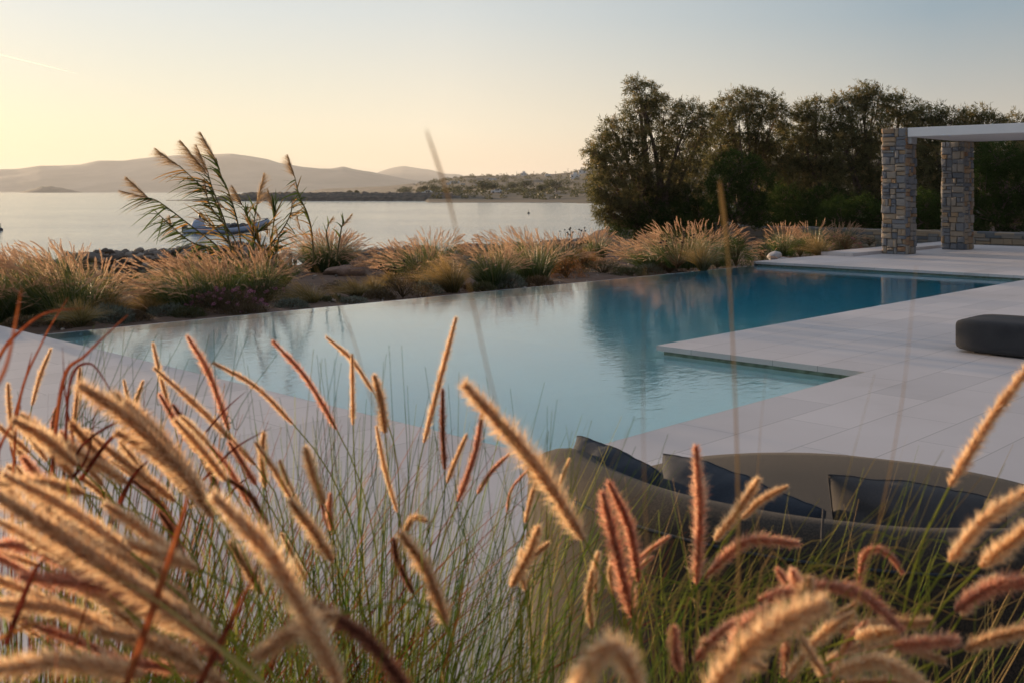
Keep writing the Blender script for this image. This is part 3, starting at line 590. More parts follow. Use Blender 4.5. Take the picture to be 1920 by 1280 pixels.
def boat():
    D = 66.; c = px(428, 437, D); c[2] = SEA; S = D / F      # metres per photo pixel
    def q(x, y, d=0): return np.array(((x - 960) * S, D + d, EYE - (y - 360) * S))
    root = thing('dinghy', c, 'blue grey inflatable dinghy moored in the bay behind the reeds', 'boat')
    hull = MB(); st = [(352, 0.55), (380, .62), (420, .64), (455, .6), (480, .42), (500, .08)]; keel = [437.5, 438, 438, 438, 436.5, 424]; V = []
    for (x, w), k in zip(st, keel):
        V += [q(x, 430, w), q(x, k, 0), q(x, 430, -w)] if x < 490 else [q(x, 420, w), q(x, k, 0), q(x, 420, -w)]
    Fc = []
    for i in range(len(st) - 1):
        a = i * 3; Fc += [(a, a + 1, a + 4, a + 3), (a + 1, a + 2, a + 5, a + 4), (a, a + 3, a + 5, a + 2)]
    hull.add(V, Fc); hull.add(V[:3], [(0, 1, 2)]); hull.build('hull', M['boat_white'], root)
    for s in (-1, 1):
        m = MB(); P = catmull([q(350, 433.5, .68 * s), q(380, 433, .75 * s), (q(430, 432, .78 * s)), q(465, 428, .68 * s), q(490, 421, .38 * s), q(503, 415, 0)], 8)
        m.tube(P, np.concatenate(([.08], np.full(len(P) - 2, .155), [.12])), 12); m.build('tube', M['tube_blue'], root, True)
        m = MB(); m.tube(P + np.array((0, 0, .18)), .025, 5); m.build('rubbing_strip', M['boat_dark'], root)
        m = MB(); m.tube(catmull([q(470, 424, .6 * s), q(474, 415, .55 * s), q(492, 411, .3 * s), q(500, 410, 0)], 6), .025, 6); m.build('bow_rail', M['metal'], root, True)
    m = MB(); P = []
    for t in np.linspace(0, 1, 12): P.append(t)
    rings = [(361, 425, 0.02), (362, 417, .38), (366, 412, .46), (371, 409.5, .46), (376, 409.5, .42), (380, 414, .38), (383, 422, .34), (384, 427, .3)]
    V = [];
    for x, y, w in rings:
        for a in np.linspace(0, math.pi, 9): V.append(q(x, 428 - (428 - y) * math.sin(a) ** .6, math.cos(a) * w))
    Fc = [(i * 9 + j, i * 9 + j + 1, (i + 1) * 9 + j + 1, (i + 1) * 9 + j) for i in range(len(rings) - 1) for j in range(8)]
    m.add(V, Fc); m.build('canvas_cover', M['boat_cover'], root, True)
    V, Fc = stone_shape(5, .2), ICO2[1]; mesh_np('headrest', V * np.array((.14, .14, .2)) + q(376, 404), Fc, M['boat_dark'], root)
    m = MB(); m.tube([q(377, 403), q(397, 424)], [.04, .03], 6); m.tube([q(379, 408), q(388, 424)], [.03, .025], 6); m.build('folded_arch', M['metal'], root)
    m = MB(); m.box(q(350, 437, -.2), np.array((-.25, 0, 0)), np.array((0, .4, 0)), UP * .45); m.box(q(344, 441, -.05), np.array((.12, 0, 0)), np.array((0, .1, 0)), UP * .5); m.build('outboard_motor', M['boat_dark'], root)
    m = MB(); m.box(q(420, 430, -.4), np.array((.3, 0, 0)), np.array((0, .7, 0)), UP * .38); m.build('console', M['metal'], root)
    m = MB()
    for x in (440, 455, 468): m.add(STONES[x % 9] * np.array((.35, .35, .2)) + q(x, 424, 0), ICO2[1])
    m.build('stowed_gear', M['boat_dark'], root)
boat()
def buoy(x, y, label):
    D = (EYE - SEA) * F / (y - 360); P = px(x, y, D); root = thing('buoy', P, label, 'buoy'); m = MB(); a = np.linspace(0, math.pi, 9)
    m.tube([P + UP * (-.15 * math.cos(t) + .05) for t in a], [max(.005, .17 * math.sin(t)) for t in a], 12); m.build('float', M['boat_dark'], root, True)
    m = MB(); m.tube([P + UP * .18, P + UP * .5], [.025, .02], 6); m.build('rod', M['boat_dark'], root)
buoy(991, 401, 'small dark float out in the bay between the reeds and the tamarisk'); buoy(1, 433, 'dark float at the left border of the bay')
# ------------------------------------------------------------------ tamarisk trees behind the wall
def blob_tree(name, base, blobs, label, cat='tree', mat='tamarisk', group='trees behind the stone wall', sprays=120, tone=(.0, .8), limb=.13, feather=1.0, twigs=7):
    root = thing(name, base, label, cat, group); base = np.asarray(base, float); br = MB(); lf = MB()
    fork = base + np.array((R.uniform(-.2, .2), 0, .5)); br.tube(catmull([base - UP * .3, base + UP * .2, fork], 4), np.linspace(limb * 1.5, limb, 9), 9)
    for (x, y, D, rx, rz) in blobs:
        C = px(x, y, D); rX = rx / F * D; rZ = rz / F * D; rY = (rX + rZ) / 2 * .9
        mid = fork * .45 + C * .55 + np.array((R.uniform(-.3, .3), R.uniform(-.3, .3), -.18 * abs(C[0] - fork[0]) - .05)); P = catmull([fork, mid, C], 8)
        br.tube(P, np.linspace(limb * .62, .018, len(P)), 6)
        for k in range(twigs):
            d = nrm(R.normal(size=3)); e = C + d * np.array((rX, rY, rZ)) * .9; s = P[rnd.randrange(len(P) // 2, len(P))]; br.tube(catmull([s, (s + e) / 2 + R.normal(size=3) * .06, e], 4), np.linspace(.02, .006, 9), 4)
        vol = rX * rZ; ns = int(sprays * (vol / .25) ** .8) + 18
        d = nrm(R.normal(size=(ns, 3))); r = R.uniform(.25, 1, ns) ** .45; O = C + d * r[:, None] * np.array((rX, rY, rZ)) * R.uniform(.85, 1.12, (ns, 1))
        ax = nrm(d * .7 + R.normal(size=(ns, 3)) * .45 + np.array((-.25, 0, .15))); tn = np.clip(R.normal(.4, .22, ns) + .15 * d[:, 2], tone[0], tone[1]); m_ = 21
        LL = R.uniform(.22, .42, ns) * feather
        t = R.uniform(0, 1, (ns, m_)); B = O[:, None] + ax[:, None] * (LL[:, None] * t)[..., None] + np.array((0, 0, -.18)) * (LL[:, None] * t ** 2)[..., None] + R.normal(size=(ns, m_, 3)) * .035
        dd = nrm(ax[:, None] + R.normal(size=(ns, m_, 3)) * .7 + np.array((0, 0, -.25))); T = B + dd * R.uniform(.07, .15, (ns, m_, 1)) * feather
        V, Fc = tri_blades(B.reshape(-1, 3), T.reshape(-1, 3), R.uniform(.017, .033, ns * m_)); lf.add(V, Fc, np.clip(np.repeat(tn, m_) + R.normal(0, .1, ns * m_), 0, 1))
    br.build('trunk', M['bark'], root, True); lf.build('crown', M[mat], root); return root
def trees():
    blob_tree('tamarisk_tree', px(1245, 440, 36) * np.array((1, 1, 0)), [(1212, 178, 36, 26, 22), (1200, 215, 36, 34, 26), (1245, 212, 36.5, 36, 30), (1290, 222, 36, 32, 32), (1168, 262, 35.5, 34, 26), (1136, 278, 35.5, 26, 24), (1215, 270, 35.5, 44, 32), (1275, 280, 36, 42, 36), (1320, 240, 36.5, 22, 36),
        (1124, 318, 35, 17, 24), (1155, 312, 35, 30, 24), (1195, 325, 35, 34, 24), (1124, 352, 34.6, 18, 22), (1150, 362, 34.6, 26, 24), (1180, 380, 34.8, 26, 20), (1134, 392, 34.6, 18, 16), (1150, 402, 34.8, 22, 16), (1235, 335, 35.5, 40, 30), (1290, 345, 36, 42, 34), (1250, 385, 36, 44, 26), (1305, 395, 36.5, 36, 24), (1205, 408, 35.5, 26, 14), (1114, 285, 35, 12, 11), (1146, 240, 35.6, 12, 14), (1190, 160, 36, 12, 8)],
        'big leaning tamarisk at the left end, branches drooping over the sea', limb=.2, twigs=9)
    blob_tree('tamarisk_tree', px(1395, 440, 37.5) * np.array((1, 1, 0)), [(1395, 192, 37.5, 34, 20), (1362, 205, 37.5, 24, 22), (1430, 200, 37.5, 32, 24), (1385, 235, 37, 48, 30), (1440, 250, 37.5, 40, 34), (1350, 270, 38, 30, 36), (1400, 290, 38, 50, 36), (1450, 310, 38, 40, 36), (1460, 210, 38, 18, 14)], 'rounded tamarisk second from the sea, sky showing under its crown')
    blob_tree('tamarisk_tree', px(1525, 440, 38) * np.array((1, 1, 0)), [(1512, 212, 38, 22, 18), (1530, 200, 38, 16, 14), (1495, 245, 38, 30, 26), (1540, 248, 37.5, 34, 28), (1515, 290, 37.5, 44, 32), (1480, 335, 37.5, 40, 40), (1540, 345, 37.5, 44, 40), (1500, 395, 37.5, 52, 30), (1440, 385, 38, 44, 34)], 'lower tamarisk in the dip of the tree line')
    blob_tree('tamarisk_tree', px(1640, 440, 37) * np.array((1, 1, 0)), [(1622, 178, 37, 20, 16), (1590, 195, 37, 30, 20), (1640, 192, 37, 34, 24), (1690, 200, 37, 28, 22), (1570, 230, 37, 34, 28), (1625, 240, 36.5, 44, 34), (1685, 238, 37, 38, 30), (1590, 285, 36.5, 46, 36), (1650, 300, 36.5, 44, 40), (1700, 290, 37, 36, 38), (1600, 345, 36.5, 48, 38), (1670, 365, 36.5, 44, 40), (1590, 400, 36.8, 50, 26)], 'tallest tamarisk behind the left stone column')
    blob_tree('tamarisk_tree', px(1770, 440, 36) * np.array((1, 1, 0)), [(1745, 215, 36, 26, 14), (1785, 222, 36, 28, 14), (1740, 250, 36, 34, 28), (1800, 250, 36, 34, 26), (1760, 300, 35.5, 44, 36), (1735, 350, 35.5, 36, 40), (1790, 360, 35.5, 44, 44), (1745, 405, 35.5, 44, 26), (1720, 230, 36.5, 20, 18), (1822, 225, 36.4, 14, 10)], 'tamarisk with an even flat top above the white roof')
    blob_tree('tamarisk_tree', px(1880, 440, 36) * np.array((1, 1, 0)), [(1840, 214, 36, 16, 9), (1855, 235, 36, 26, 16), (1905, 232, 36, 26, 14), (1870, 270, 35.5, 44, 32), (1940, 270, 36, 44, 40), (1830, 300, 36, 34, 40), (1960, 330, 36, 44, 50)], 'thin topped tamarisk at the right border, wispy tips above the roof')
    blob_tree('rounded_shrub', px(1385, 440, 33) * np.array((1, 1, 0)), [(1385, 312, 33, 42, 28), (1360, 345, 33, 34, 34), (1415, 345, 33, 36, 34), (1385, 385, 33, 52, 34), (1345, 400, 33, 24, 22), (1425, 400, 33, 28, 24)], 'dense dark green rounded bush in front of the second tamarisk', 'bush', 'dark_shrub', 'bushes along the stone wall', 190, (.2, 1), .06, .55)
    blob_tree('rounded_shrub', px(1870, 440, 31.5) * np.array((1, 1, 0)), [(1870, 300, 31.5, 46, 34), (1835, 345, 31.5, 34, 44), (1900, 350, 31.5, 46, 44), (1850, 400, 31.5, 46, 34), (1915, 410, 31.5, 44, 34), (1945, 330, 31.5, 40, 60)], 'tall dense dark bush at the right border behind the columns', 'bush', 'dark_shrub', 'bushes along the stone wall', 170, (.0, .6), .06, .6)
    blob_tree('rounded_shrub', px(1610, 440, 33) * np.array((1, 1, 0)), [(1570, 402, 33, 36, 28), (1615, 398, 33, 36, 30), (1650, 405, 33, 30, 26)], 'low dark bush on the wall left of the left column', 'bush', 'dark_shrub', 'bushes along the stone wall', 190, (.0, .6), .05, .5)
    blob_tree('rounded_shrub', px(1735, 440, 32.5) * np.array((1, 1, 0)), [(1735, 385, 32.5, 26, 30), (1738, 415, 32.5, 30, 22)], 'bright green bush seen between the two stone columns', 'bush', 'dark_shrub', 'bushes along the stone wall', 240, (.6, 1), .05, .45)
trees()
def understory():
    g = 'dense bushes under the tamarisks'
    for x, w, lab in ((1190, 90, 'dark bush under the drooping tamarisk at the left end of the wall'), (1290, 100, 'dark bush at the trunk of the leaning tamarisk'), (1470, 100, 'dark bush under the gap between second and third tamarisk'), (1550, 100, 'dark bush under the lower tamarisk'),
                      (1690, 90, 'dark bush behind the left stone column'), (1800, 90, 'dark bush behind the right stone column')):
        r = w / 2; blob_tree('dense_bush', px(x, 440, 35.5) * np.array((1, 1, 0)), [(x - r * .5, 405, 35.5, r * .7, 26), (x + r * .5, 402, 35.5, r * .7, 28), (x, 375, 35.8, r * .7, 26), (x, 425, 35, r, 16)], lab, 'bush', 'dark_shrub', g, 110, (0, .55), .05, .8, 4)
    for i, (x, t, lab) in enumerate(((1330, 262, 'far tamarisk filling the gap right of the leaning tree'), (1480, 250, 'far tamarisk filling the dip of the tree line'), (1610, 250, 'far tamarisk behind the tallest one'), (1740, 250, 'far tamarisk above the gap between the columns'), (1880, 260, 'far tamarisk at the right border'))):
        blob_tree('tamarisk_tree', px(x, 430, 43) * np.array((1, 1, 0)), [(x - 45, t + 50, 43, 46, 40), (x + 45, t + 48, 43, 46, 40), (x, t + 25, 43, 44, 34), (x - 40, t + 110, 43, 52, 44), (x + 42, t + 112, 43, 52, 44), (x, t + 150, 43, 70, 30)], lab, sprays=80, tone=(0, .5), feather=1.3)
understory()
# ------------------------------------------------------------------ seed heads and fountain grass
def seed_head(mb, P, rad, nb, blen, bw, nspk, ang=42, tone=(.2, 1)):
    """bristly spike along polyline P (base to tip); rad = core radius"""
    P = np.asarray(P, float); seg = np.linalg.norm(np.diff(P, axis=0), axis=1); s = np.concatenate(([0], np.cumsum(seg))); L = s[-1]; s /= L
    T = nrm(np.gradient(P, axis=0))
    def at(t): return np.stack([np.interp(t, s, P[:, k]) for k in range(3)], -1), nrm(np.stack([np.interp(t, s, T[:, k]) for k in range(3)], -1))
    sd_ = R.uniform(0, 9); gap = R.uniform(.05, .22)
    prof = lambda t: (1 - gap + gap * np.sin(t * 17 + sd_) * np.sin(t * 7.3 + sd_ * 2)) * np.clip(np.minimum(t / .10, 1) ** .6 * np.minimum((1.02 - t) / .38, 1) ** .6, .12, 1)
    if nspk:
        t = (np.arange(nspk) + .5) / nspk; C, D = at(t); an = np.arange(nspk) * 2.39996 + R.uniform(-.25, .25, nspk); q = nrm(np.cross(D, np.array((.3, .2, .93)))); w = np.cross(D, q)
        rv = q * np.cos(an)[:, None] + w * np.sin(an)[:, None]; pr = prof(t); c0 = C + rv * (rad * .25 * pr)[:, None]; ax = nrm(D * .8 + rv * .6); ln = (rad * 1.15) * (.6 + .4 * pr); c1 = c0 + ax * ln[:, None] * 1.15
        sd = nrm(np.cross(ax, rv)); fw = np.cross(ax, sd); mid = c0 + ax * (ln * .45)[:, None]; hw = (rad * .34)
        V = np.stack((c0, mid + sd * hw, mid + fw * hw, mid - sd * hw, mid - fw * hw, c1), 1).reshape(-1, 3); b = np.arange(nspk)[:, None] * 6
        tri = np.array([(0, 2, 1), (0, 3, 2), (0, 4, 3), (0, 1, 4), (5, 1, 2), (5, 2, 3), (5, 3, 4), (5, 4, 1)]); mb.add(V, (b[:, None] + tri[None]).reshape(-1, 3), np.repeat(R.uniform(tone[0] * .6, tone[0] * .6 + .35, nspk), 8))
    t = R.uniform(0, 1, nb) ** .95; C, D = at(t); rv = nrm(np.cross(D, R.normal(size=(nb, 3)))); pr = prof(t); a = np.radians(R.normal(ang, 13, nb)); dr = nrm(D * np.cos(a)[:, None] + rv * np.sin(a)[:, None])
    base = C + rv * (rad * .4 * pr)[:, None]; tip = base + dr * (blen * R.uniform(.35, 1.35, nb) * (.45 + .55 * pr))[:, None]
    V, Fc = tri_blades(base, tip, bw); mb.add(V, Fc, R.uniform(tone[0], tone[1], nb))
FARHEADS = []; HEADARR = []
for i in range(8):
    b = R.uniform(-.02, .05); P = [(b * t * t, 0, .17 * t) for t in np.linspace(0, 1, 7)]; mb = MB(); seed_head(mb, P, .0085, 170, .019, .0018, 55, 36, (.25, 1))
    FARHEADS.append(mb.build('seed_head', M['farseed'], link=False)); HEADARR.append((np.concatenate(mb.V), np.concatenate(mb.F[3]), np.concatenate(mb.T[3])))
def place_head(root, P, d, scale, wide=1.0, bend_to=None, me=None):
    o = bpy.data.objects.new('seed_head', me or FARHEADS[rnd.randrange(8)]); COL.objects.link(o); o.parent = root
    scale *= 1.2; z = nrm(d); x = np.array(bend_to if bend_to is not None else (-1, 0, 0)) * 1.; x = nrm(x - z * np.dot(x, z)); y = np.cross(z, x)
    Mx = Matrix([[x[0] * scale * wide, y[0] * scale * wide, z[0] * scale, P[0] - root.location.x], [x[1] * scale * wide, y[1] * scale * wide, z[1] * scale, P[1] - root.location.y], [x[2] * scale * wide, y[2] * scale * wide, z[2] * scale, P[2] - root.location.z], [0, 0, 0, 1]])
    o.matrix_local = Mx
def fountain(x, y, w, h, label, nh=78, zg=-.25, lean=-.45, D=None, nb=520, spread=1.0, greentop=.66, headlen=1.0, mat=None, group='fountain grasses behind the pool', extra=.95):
    nb = int(nb * 1.5)
    """x,y: photo pixel of the clump's foot; w,h its size in the photo"""
    P0 = gpx(x, y, zg) if D is None else px(x, y, D); D = P0[1]; W = w / F * D * .5 * 1.3; H = h / F * D * 1.16
    root = thing('fountain_grass', P0, label, 'ornamental grass', group); m = MB()
    an = R.uniform(0, 2 * math.pi, nb); rr = R.uniform(0, 1, nb) ** .5; base = P0 + np.stack((np.cos(an) * rr * W * .28, np.sin(an) * rr * W * .28, np.zeros(nb)), -1)
    tilt = R.uniform(.05, .95, nb) * spread; d = np.stack((np.cos(an) * tilt * W / H + lean * .25, np.sin(an) * tilt * W / H, np.ones(nb)), -1); L = H * greentop * R.uniform(.55, 1.15, nb)
    bend = np.stack((np.cos(an) * .3 * tilt + lean * .25, np.sin(an) * .3 * tilt, -.22 * tilt), -1)
    V, Fc, n, sg = ribbons(base, d, L, R.uniform(.006, .011, nb), bend, 3); tn = np.clip(np.repeat(R.uniform(0, .5, nb), sg) + np.tile(np.array((0, .12, .35)), nb), 0, 1); m.add(V, Fc, tn)
    # stalks that carry the heads
    an = R.uniform(0, 2 * math.pi, nh); tl = R.uniform(.08, 1.0, nh) ** .8 * spread; base = P0 + np.stack((np.cos(an) * W * .15, np.sin(an) * W * .15, np.zeros(nh)), -1)
    d = np.stack((np.cos(an) * tl * W / H * .9 + lean * .3, np.sin(an) * tl * W / H * .9, np.ones(nh) * (1.05 - .15 * tl)), -1); dn = nrm(d); L = H * R.uniform(.68, .92, nh) * (1 - .12 * tl) ; bend = np.stack((np.cos(an) * .22 * tl + lean * .32, np.sin(an) * .22 * tl, -.14 - .24 * tl), -1)
    V, Fc, n, sg = ribbons(base, dn, L, .004, bend, 4, fold=.2); m.add(V, Fc, np.repeat(R.uniform(.5, 1, nh), sg)); m.build('leaves', M['green'], root)
    tip = base + dn * L[:, None] + bend * L[:, None]; td = nrm(dn + 2 * bend)
    for i in range(nh):
        place_head(root, tip[i], td[i], R.uniform(.75, 1.15) * headlen, 1.15, (lean, 0, -.6), mat)
    ne = int(nh * extra); k = R.integers(0, nh, ne); C = tip[k] + R.normal(size=(ne, 3)) * np.array((.09, .09, .05)) - np.array((0, 0, .05)); dd = nrm(td[k] + R.normal(size=(ne, 3)) * .12); m = MB()
    for c, d_ in zip(C, dd):
        V0, F0, T0 = HEADARR[rnd.randrange(8)]; z = d_; x = nrm(np.array((lean, 0, -.6)) - z * np.dot((lean, 0, -.6), z)); y = np.cross(z, x); m.add(V0 @ (np.stack((x, y, z)) * R.uniform(.85, 1.3) * headlen) + c, F0, T0)
        m.add(*(lambda a: (a[0], a[1]))(ribbons(c[None] - d_ * .25, d_[None], .26, .004, np.zeros((1, 3)), 1, fold=.1)), .4)
    o = m.build('rest_of_seed_heads', M['farseed'], root); o['kind'] = 'stuff'
    return root
def tuft(x, y, w, h, label, mat='gold', n=900, zg=-.25, lean=-.25, D=None, tone=(0, .9)):
    P0 = gpx(x, y, zg) if D is None else px(x, y, D); D = P0[1]; W = w / F * D * .5; H = h / F * D; root = thing('feather_grass', P0, label, 'grass tuft', 'fine headless grass tufts'); m = MB()
    an = R.uniform(0, 2 * math.pi, n); tl = R.uniform(0, 1, n) ** .7; base = P0 + np.stack((np.cos(an) * tl * W * .2, np.sin(an) * tl * W * .2, np.zeros(n)), -1)
    d = np.stack((np.cos(an) * tl * W / H * 1.0 + lean * .4, np.sin(an) * tl * W / H, np.full(n, 1.)), -1); dn = nrm(d); L = H * R.uniform(.7, 1.2, n) * (1 + .15 * tl); bend = np.stack((np.cos(an) * .45 * tl + lean * .5, np.sin(an) * .45 * tl, -.5 * tl - .08), -1)
    V, Fc, nn, sg = ribbons(base, dn, L, R.uniform(.003, .006, n), bend, 4); t = np.clip(np.repeat(R.uniform(tone[0], tone[1] * .55, n), sg) + np.tile(np.linspace(0, .55, sg), n), 0, 1); m.add(V, Fc, t); m.build('blades', M[mat], root); return root
def mound(x, y, w, h, label, mat, cat='shrub', name='low_shrub', n=1500, leaf=.035, lw=.008, zg=-.25, flowers=None, nf=0, D=None, group=None, up=.5):
    P0 = gpx(x, y, zg) if D is None else px(x, y, D); D = P0[1]; W = w / F * D * .5; H = h / F * D; root = thing(name, P0, label, cat, group); m = MB()
    ns = 26; an = R.uniform(0, 2 * math.pi, ns); e = P0 + np.stack((np.cos(an) * W * .8 * R.uniform(.2, 1, ns), np.sin(an) * W * .6 * R.uniform(.2, 1, ns), H * R.uniform(.4, .9, ns)), -1)
    for q in e: m.tube([P0, (P0 + q) / 2 + UP * H * .1, q], [.008, .006, .003], 4)
    m.build('stems', M['brown_leaf'], root); m = MB()
    d = nrm(R.normal(size=(n, 3))); d[:, 2] = np.abs(d[:, 2]); lump = np.array([1 + .25 * fbm(*(q * 2.2 + x)) for q in d]); r = R.uniform(.35, 1, n) ** .4 * lump; P = P0 + d * r[:, None] * np.array((W, W * .75, H * .95)); dr = nrm(d * .6 + R.normal(size=(n, 3)) * .5 + np.array((0, 0, up)))
    V, Fc = tri_blades(P, P + dr * (leaf * R.uniform(.6, 1.4, n))[:, None], lw * R.uniform(.7, 1.3, n)); m.add(V, Fc, np.clip(R.normal(.45, .22, n), 0, 1)); m.build('foliage', M[mat], root)
    if flowers:
        for k in range(nf):
            d = nrm(np.array((R.normal(), R.normal() * .6, abs(R.normal()) * .8))); C = P0 + d * np.array((W, W * .8, H * 1.08)) * R.uniform(.75, 1.08); m = MB(); V, Fc, t = crown_leaves(C, (.028, .028, .02), 46, .018, .012, 0, (.0, 1), .2); m.add(V, Fc, t); m.build('flower', M[flowers], root)
    return root
def dry_flowers(x, y, w, h, label, nst=14, zg=-.25, D=None, mat='brown_leaf'):
    P0 = gpx(x, y, zg) if D is None else px(x, y, D); D = P0[1]; W = w / F * D * .5; H = h / F * D; root = thing('dried_flower_plant', P0, label, 'dried flowers', 'plants with dark dried flower heads'); m = MB()
    an = R.uniform(0, 2 * math.pi, 120); V, Fc, n, sg = ribbons(np.repeat(P0[None], 120, 0), np.stack((np.cos(an) * .5, np.sin(an) * .5, np.full(120, 1.)), -1), H * R.uniform(.2, .6, 120), .012, np.stack((np.cos(an) * .3, np.sin(an) * .3, np.full(120, -.3)), -1), 3); m.add(V, Fc, np.repeat(R.uniform(0, 1, 120), sg)); m.build('leaves', M[mat], root)
    for k in range(nst):
        e = P0 + np.array((R.uniform(-1, 1) * W, R.uniform(-.5, .5) * W, H * R.uniform(.55, 1))); P = catmull([P0, P0 * .5 + e * .5 + R.normal(size=3) * .03, e], 5); m = MB(); m.tube(P, .004, 4); s = m.build('stalk', M['brown_leaf'], root)
        V = stone_shape(k, .3, ICO1) * np.array((.026, .026, .02)) * R.uniform(.7, 1.2) + e; o = mesh_np('flower_head', V, ICO1[1], M['blackhead'], root); o.parent = s
    return root
def garden():
    FG = fountain
    # left group
    FG(-30, 612, 190, 150, 'fountain grass at the left border, cut by the photo edge', 84); FG(35, 608, 150, 150, 'tall fountain grass between the left border and the terrace corner', 84, lean=-.55)
    FG(112, 606, 190, 165, 'wide fountain grass leaning left above the corner of the pool', 96, lean=-.6); FG(168, 594, 150, 120, 'fountain grass left of the rubble heap, heads fanning right', 84, lean=-.1)
    FG(20, 545, 170, 90, 'hazy fountain grass behind the left border grasses', 70, lean=-.6); FG(105, 535, 170, 90, 'fountain grass nearest the sea at the left, tips against the water', 80, lean=-.6)
    # group under the reeds
    FG(345, 582, 190, 118, 'fountain grass arching far left over the rubble heap', 96, lean=-.9); FG(405, 575, 160, 118, 'fountain grass in front of the leaning reeds', 90, lean=-.5)
    FG(478, 565, 150, 108, 'fountain grass right of the purple flowers, below the reeds', 90, lean=-.25); FG(515, 545, 90, 84, 'small fountain grass beside the green cactus', 50, lean=.1); FG(430, 540, 200, 92, 'fountain grass at the foot of the reeds', 80, lean=-.4)
    FG(612, 508, 118, 85, 'round fountain grass standing alone against the sea', 96, lean=-.1, spread=1.1)
    FG(600, 510, 110, 84, 'left half of the round grass standing against the sea', 90, lean=-.3); FG(628, 506, 100, 80, 'right half of the round grass standing against the sea', 90, lean=.2)
    tuft(700, 552, 70, 40, 'dull feather grass between brown boulder and rubble wall', tone=(0, .6)); tuft(735, 540, 64, 36, 'olive feather grass at the foot of the middle rubble wall', tone=(0, .5)); mound(640, 548, 90, 20, 'flat reddish plant below the brown boulder', 'brown_leaf', n=1800, group='low ground covering shrubs')
    FG(790, 530, 130, 92, 'fountain grass left of the golden tuft', 96, lean=-.3); FG(815, 500, 120, 74, 'pale fountain grass directly behind the golden tuft', 84, lean=.05); FG(745, 520, 90, 70, 'low fountain grass spilling over the middle rubble wall', 54, lean=-.6)
    FG(925, 540, 120, 100, 'fountain grass between golden tuft and grey green mound', 90, lean=-.35); FG(1000, 530, 130, 108, 'tallest fountain grass above the grey green mound', 96, lean=-.3); FG(970, 505, 130, 84, 'fountain grass behind the grey green mound, by the sea', 80, lean=-.5)
    FG(1050, 512, 90, 80, 'fountain grass left of the black seed heads', 60, lean=-.1); FG(1118, 492, 62, 68, 'small fountain grass by the wall corner', 50, lean=.1)
    # big mound
    FG(1225, 508, 130, 76, 'left flank of the broad pale grass mound', 96, lean=-.7); FG(1280, 502, 150, 98, 'middle of the broad pale grass mound', 98, lean=-.2, D=21.5); FG(1335, 496, 140, 86, 'right flank of the broad pale grass mound', 96, lean=.25)
    FG(1470, 482, 76, 64, 'upright fountain grass next to the white stone', 62, lean=0); FG(1525, 476, 70, 66, 'fountain grass behind the golden tuft of the terrace', 60, lean=.05); FG(1575, 472, 76, 60, 'shaded greyish fountain grass left of the left column', 60, lean=.1)
    tuft(848, 550, 92, 84, 'large golden feather grass standing at the pool edge', n=1500, lean=-.35); tuft(582, 573, 96, 58, 'green brown feather grass bending left, right of the purple flowers', tone=(0, .6), lean=-.7); tuft(668, 558, 76, 44, 'short golden feather grass near the brown boulder', lean=-.5)
    tuft(282, 588, 84, 52, 'feather grass left of the purple flowers, low and brown', lean=-.5); tuft(215, 596, 90, 60, 'dull gold feather grass between the left grasses and the rubble heap', lean=-.3); tuft(1540, 484, 56, 48, 'orange lit feather grass at the terrace side', lean=-.4, D=24)
    tuft(150, 612, 90, 60, 'yellow green feather grass at the corner of the pool', tone=(0, .6), lean=-.2, D=11.8); tuft(1318, 508, 70, 66, 'golden feather grass in front of the pale mound', lean=-.1, D=20.2); tuft(1100, 500, 54, 40, 'small golden feather grass under the black seed heads')
    g = 'low ground covering shrubs'
    mound(955, 541, 66, 30, 'rounded grey green cushion shrub at the pool edge', 'silver', n=3000, leaf=.04, group=g); mound(205, 606, 92, 34, 'flat grey shrub with brown underside near the pool corner', 'silver', n=3200, leaf=.045, group=g)
    mound(425, 585, 150, 44, 'flowering shrub with purple pink heads beside the pool', 'brown_leaf', n=3400, leaf=.05, flowers='purple', nf=70, group=g); mound(500, 572, 90, 50, 'dark leafy shrub right of the purple flowers', 'olive', n=2600, group=g, flowers='purple', nf=16)
    mound(320, 592, 90, 22, 'low grey shrub left of the purple flowers', 'silver', n=2000, group=g); mound(755, 558, 110, 36, 'brown thin shrub left of the golden tuft', 'brown_leaf', n=2600, group=g); mound(802, 552, 60, 32, 'green shrub touching the golden tuft', 'silver', n=1700, group=g)
    mound(1062, 522, 80, 44, 'rust orange shrub right of the tall grass', 'orange_leaf', n=2600, group=g); mound(1095, 505, 64, 40, 'yellow orange shrub below the black seed heads', 'orange_leaf', n=2200, group=g); mound(1130, 515, 110, 28, 'dull olive shrub along the pool edge', 'olive', n=2600, group=g)
    mound(1215, 513, 60, 18, 'low silvery shrub in front of the pale mound', 'silver', n=1400, group=g); mound(1290, 508, 90, 40, 'rusty dry shrub inside the pale mound', 'brown_leaf', n=2400, group=g); mound(1380, 500, 66, 62, 'dark green shrub right of the pale mound', 'dark_shrub', n=2800, group=g, leaf=.05, D=21.6)
    mound(1430, 490, 60, 34, 'leafy dark shrub between pale mound and white stone', 'dark_shrub', n=2000, group=g, leaf=.05); mound(1500, 482, 50, 34, 'green shrub right of the white stone', 'dark_shrub', n=1500, group=g, leaf=.05, D=24.2); mound(1585, 470, 70, 34, 'reddish shrub with small flowers before the garden wall', 'brown_leaf', n=2400, group=g, flowers='purple', nf=10, D=26)
    mound(1630, 462, 50, 20, 'small silver shrub at the foot of the garden wall', 'silver', n=1200, group=g, D=29); mound(880, 545, 60, 14, 'flat brown plant beside the golden tuft', 'brown_leaf', n=900, group=g); mound(45, 612, 80, 20, 'flat brown plant at the terrace corner', 'brown_leaf', n=1400, group=g, D=11.6)
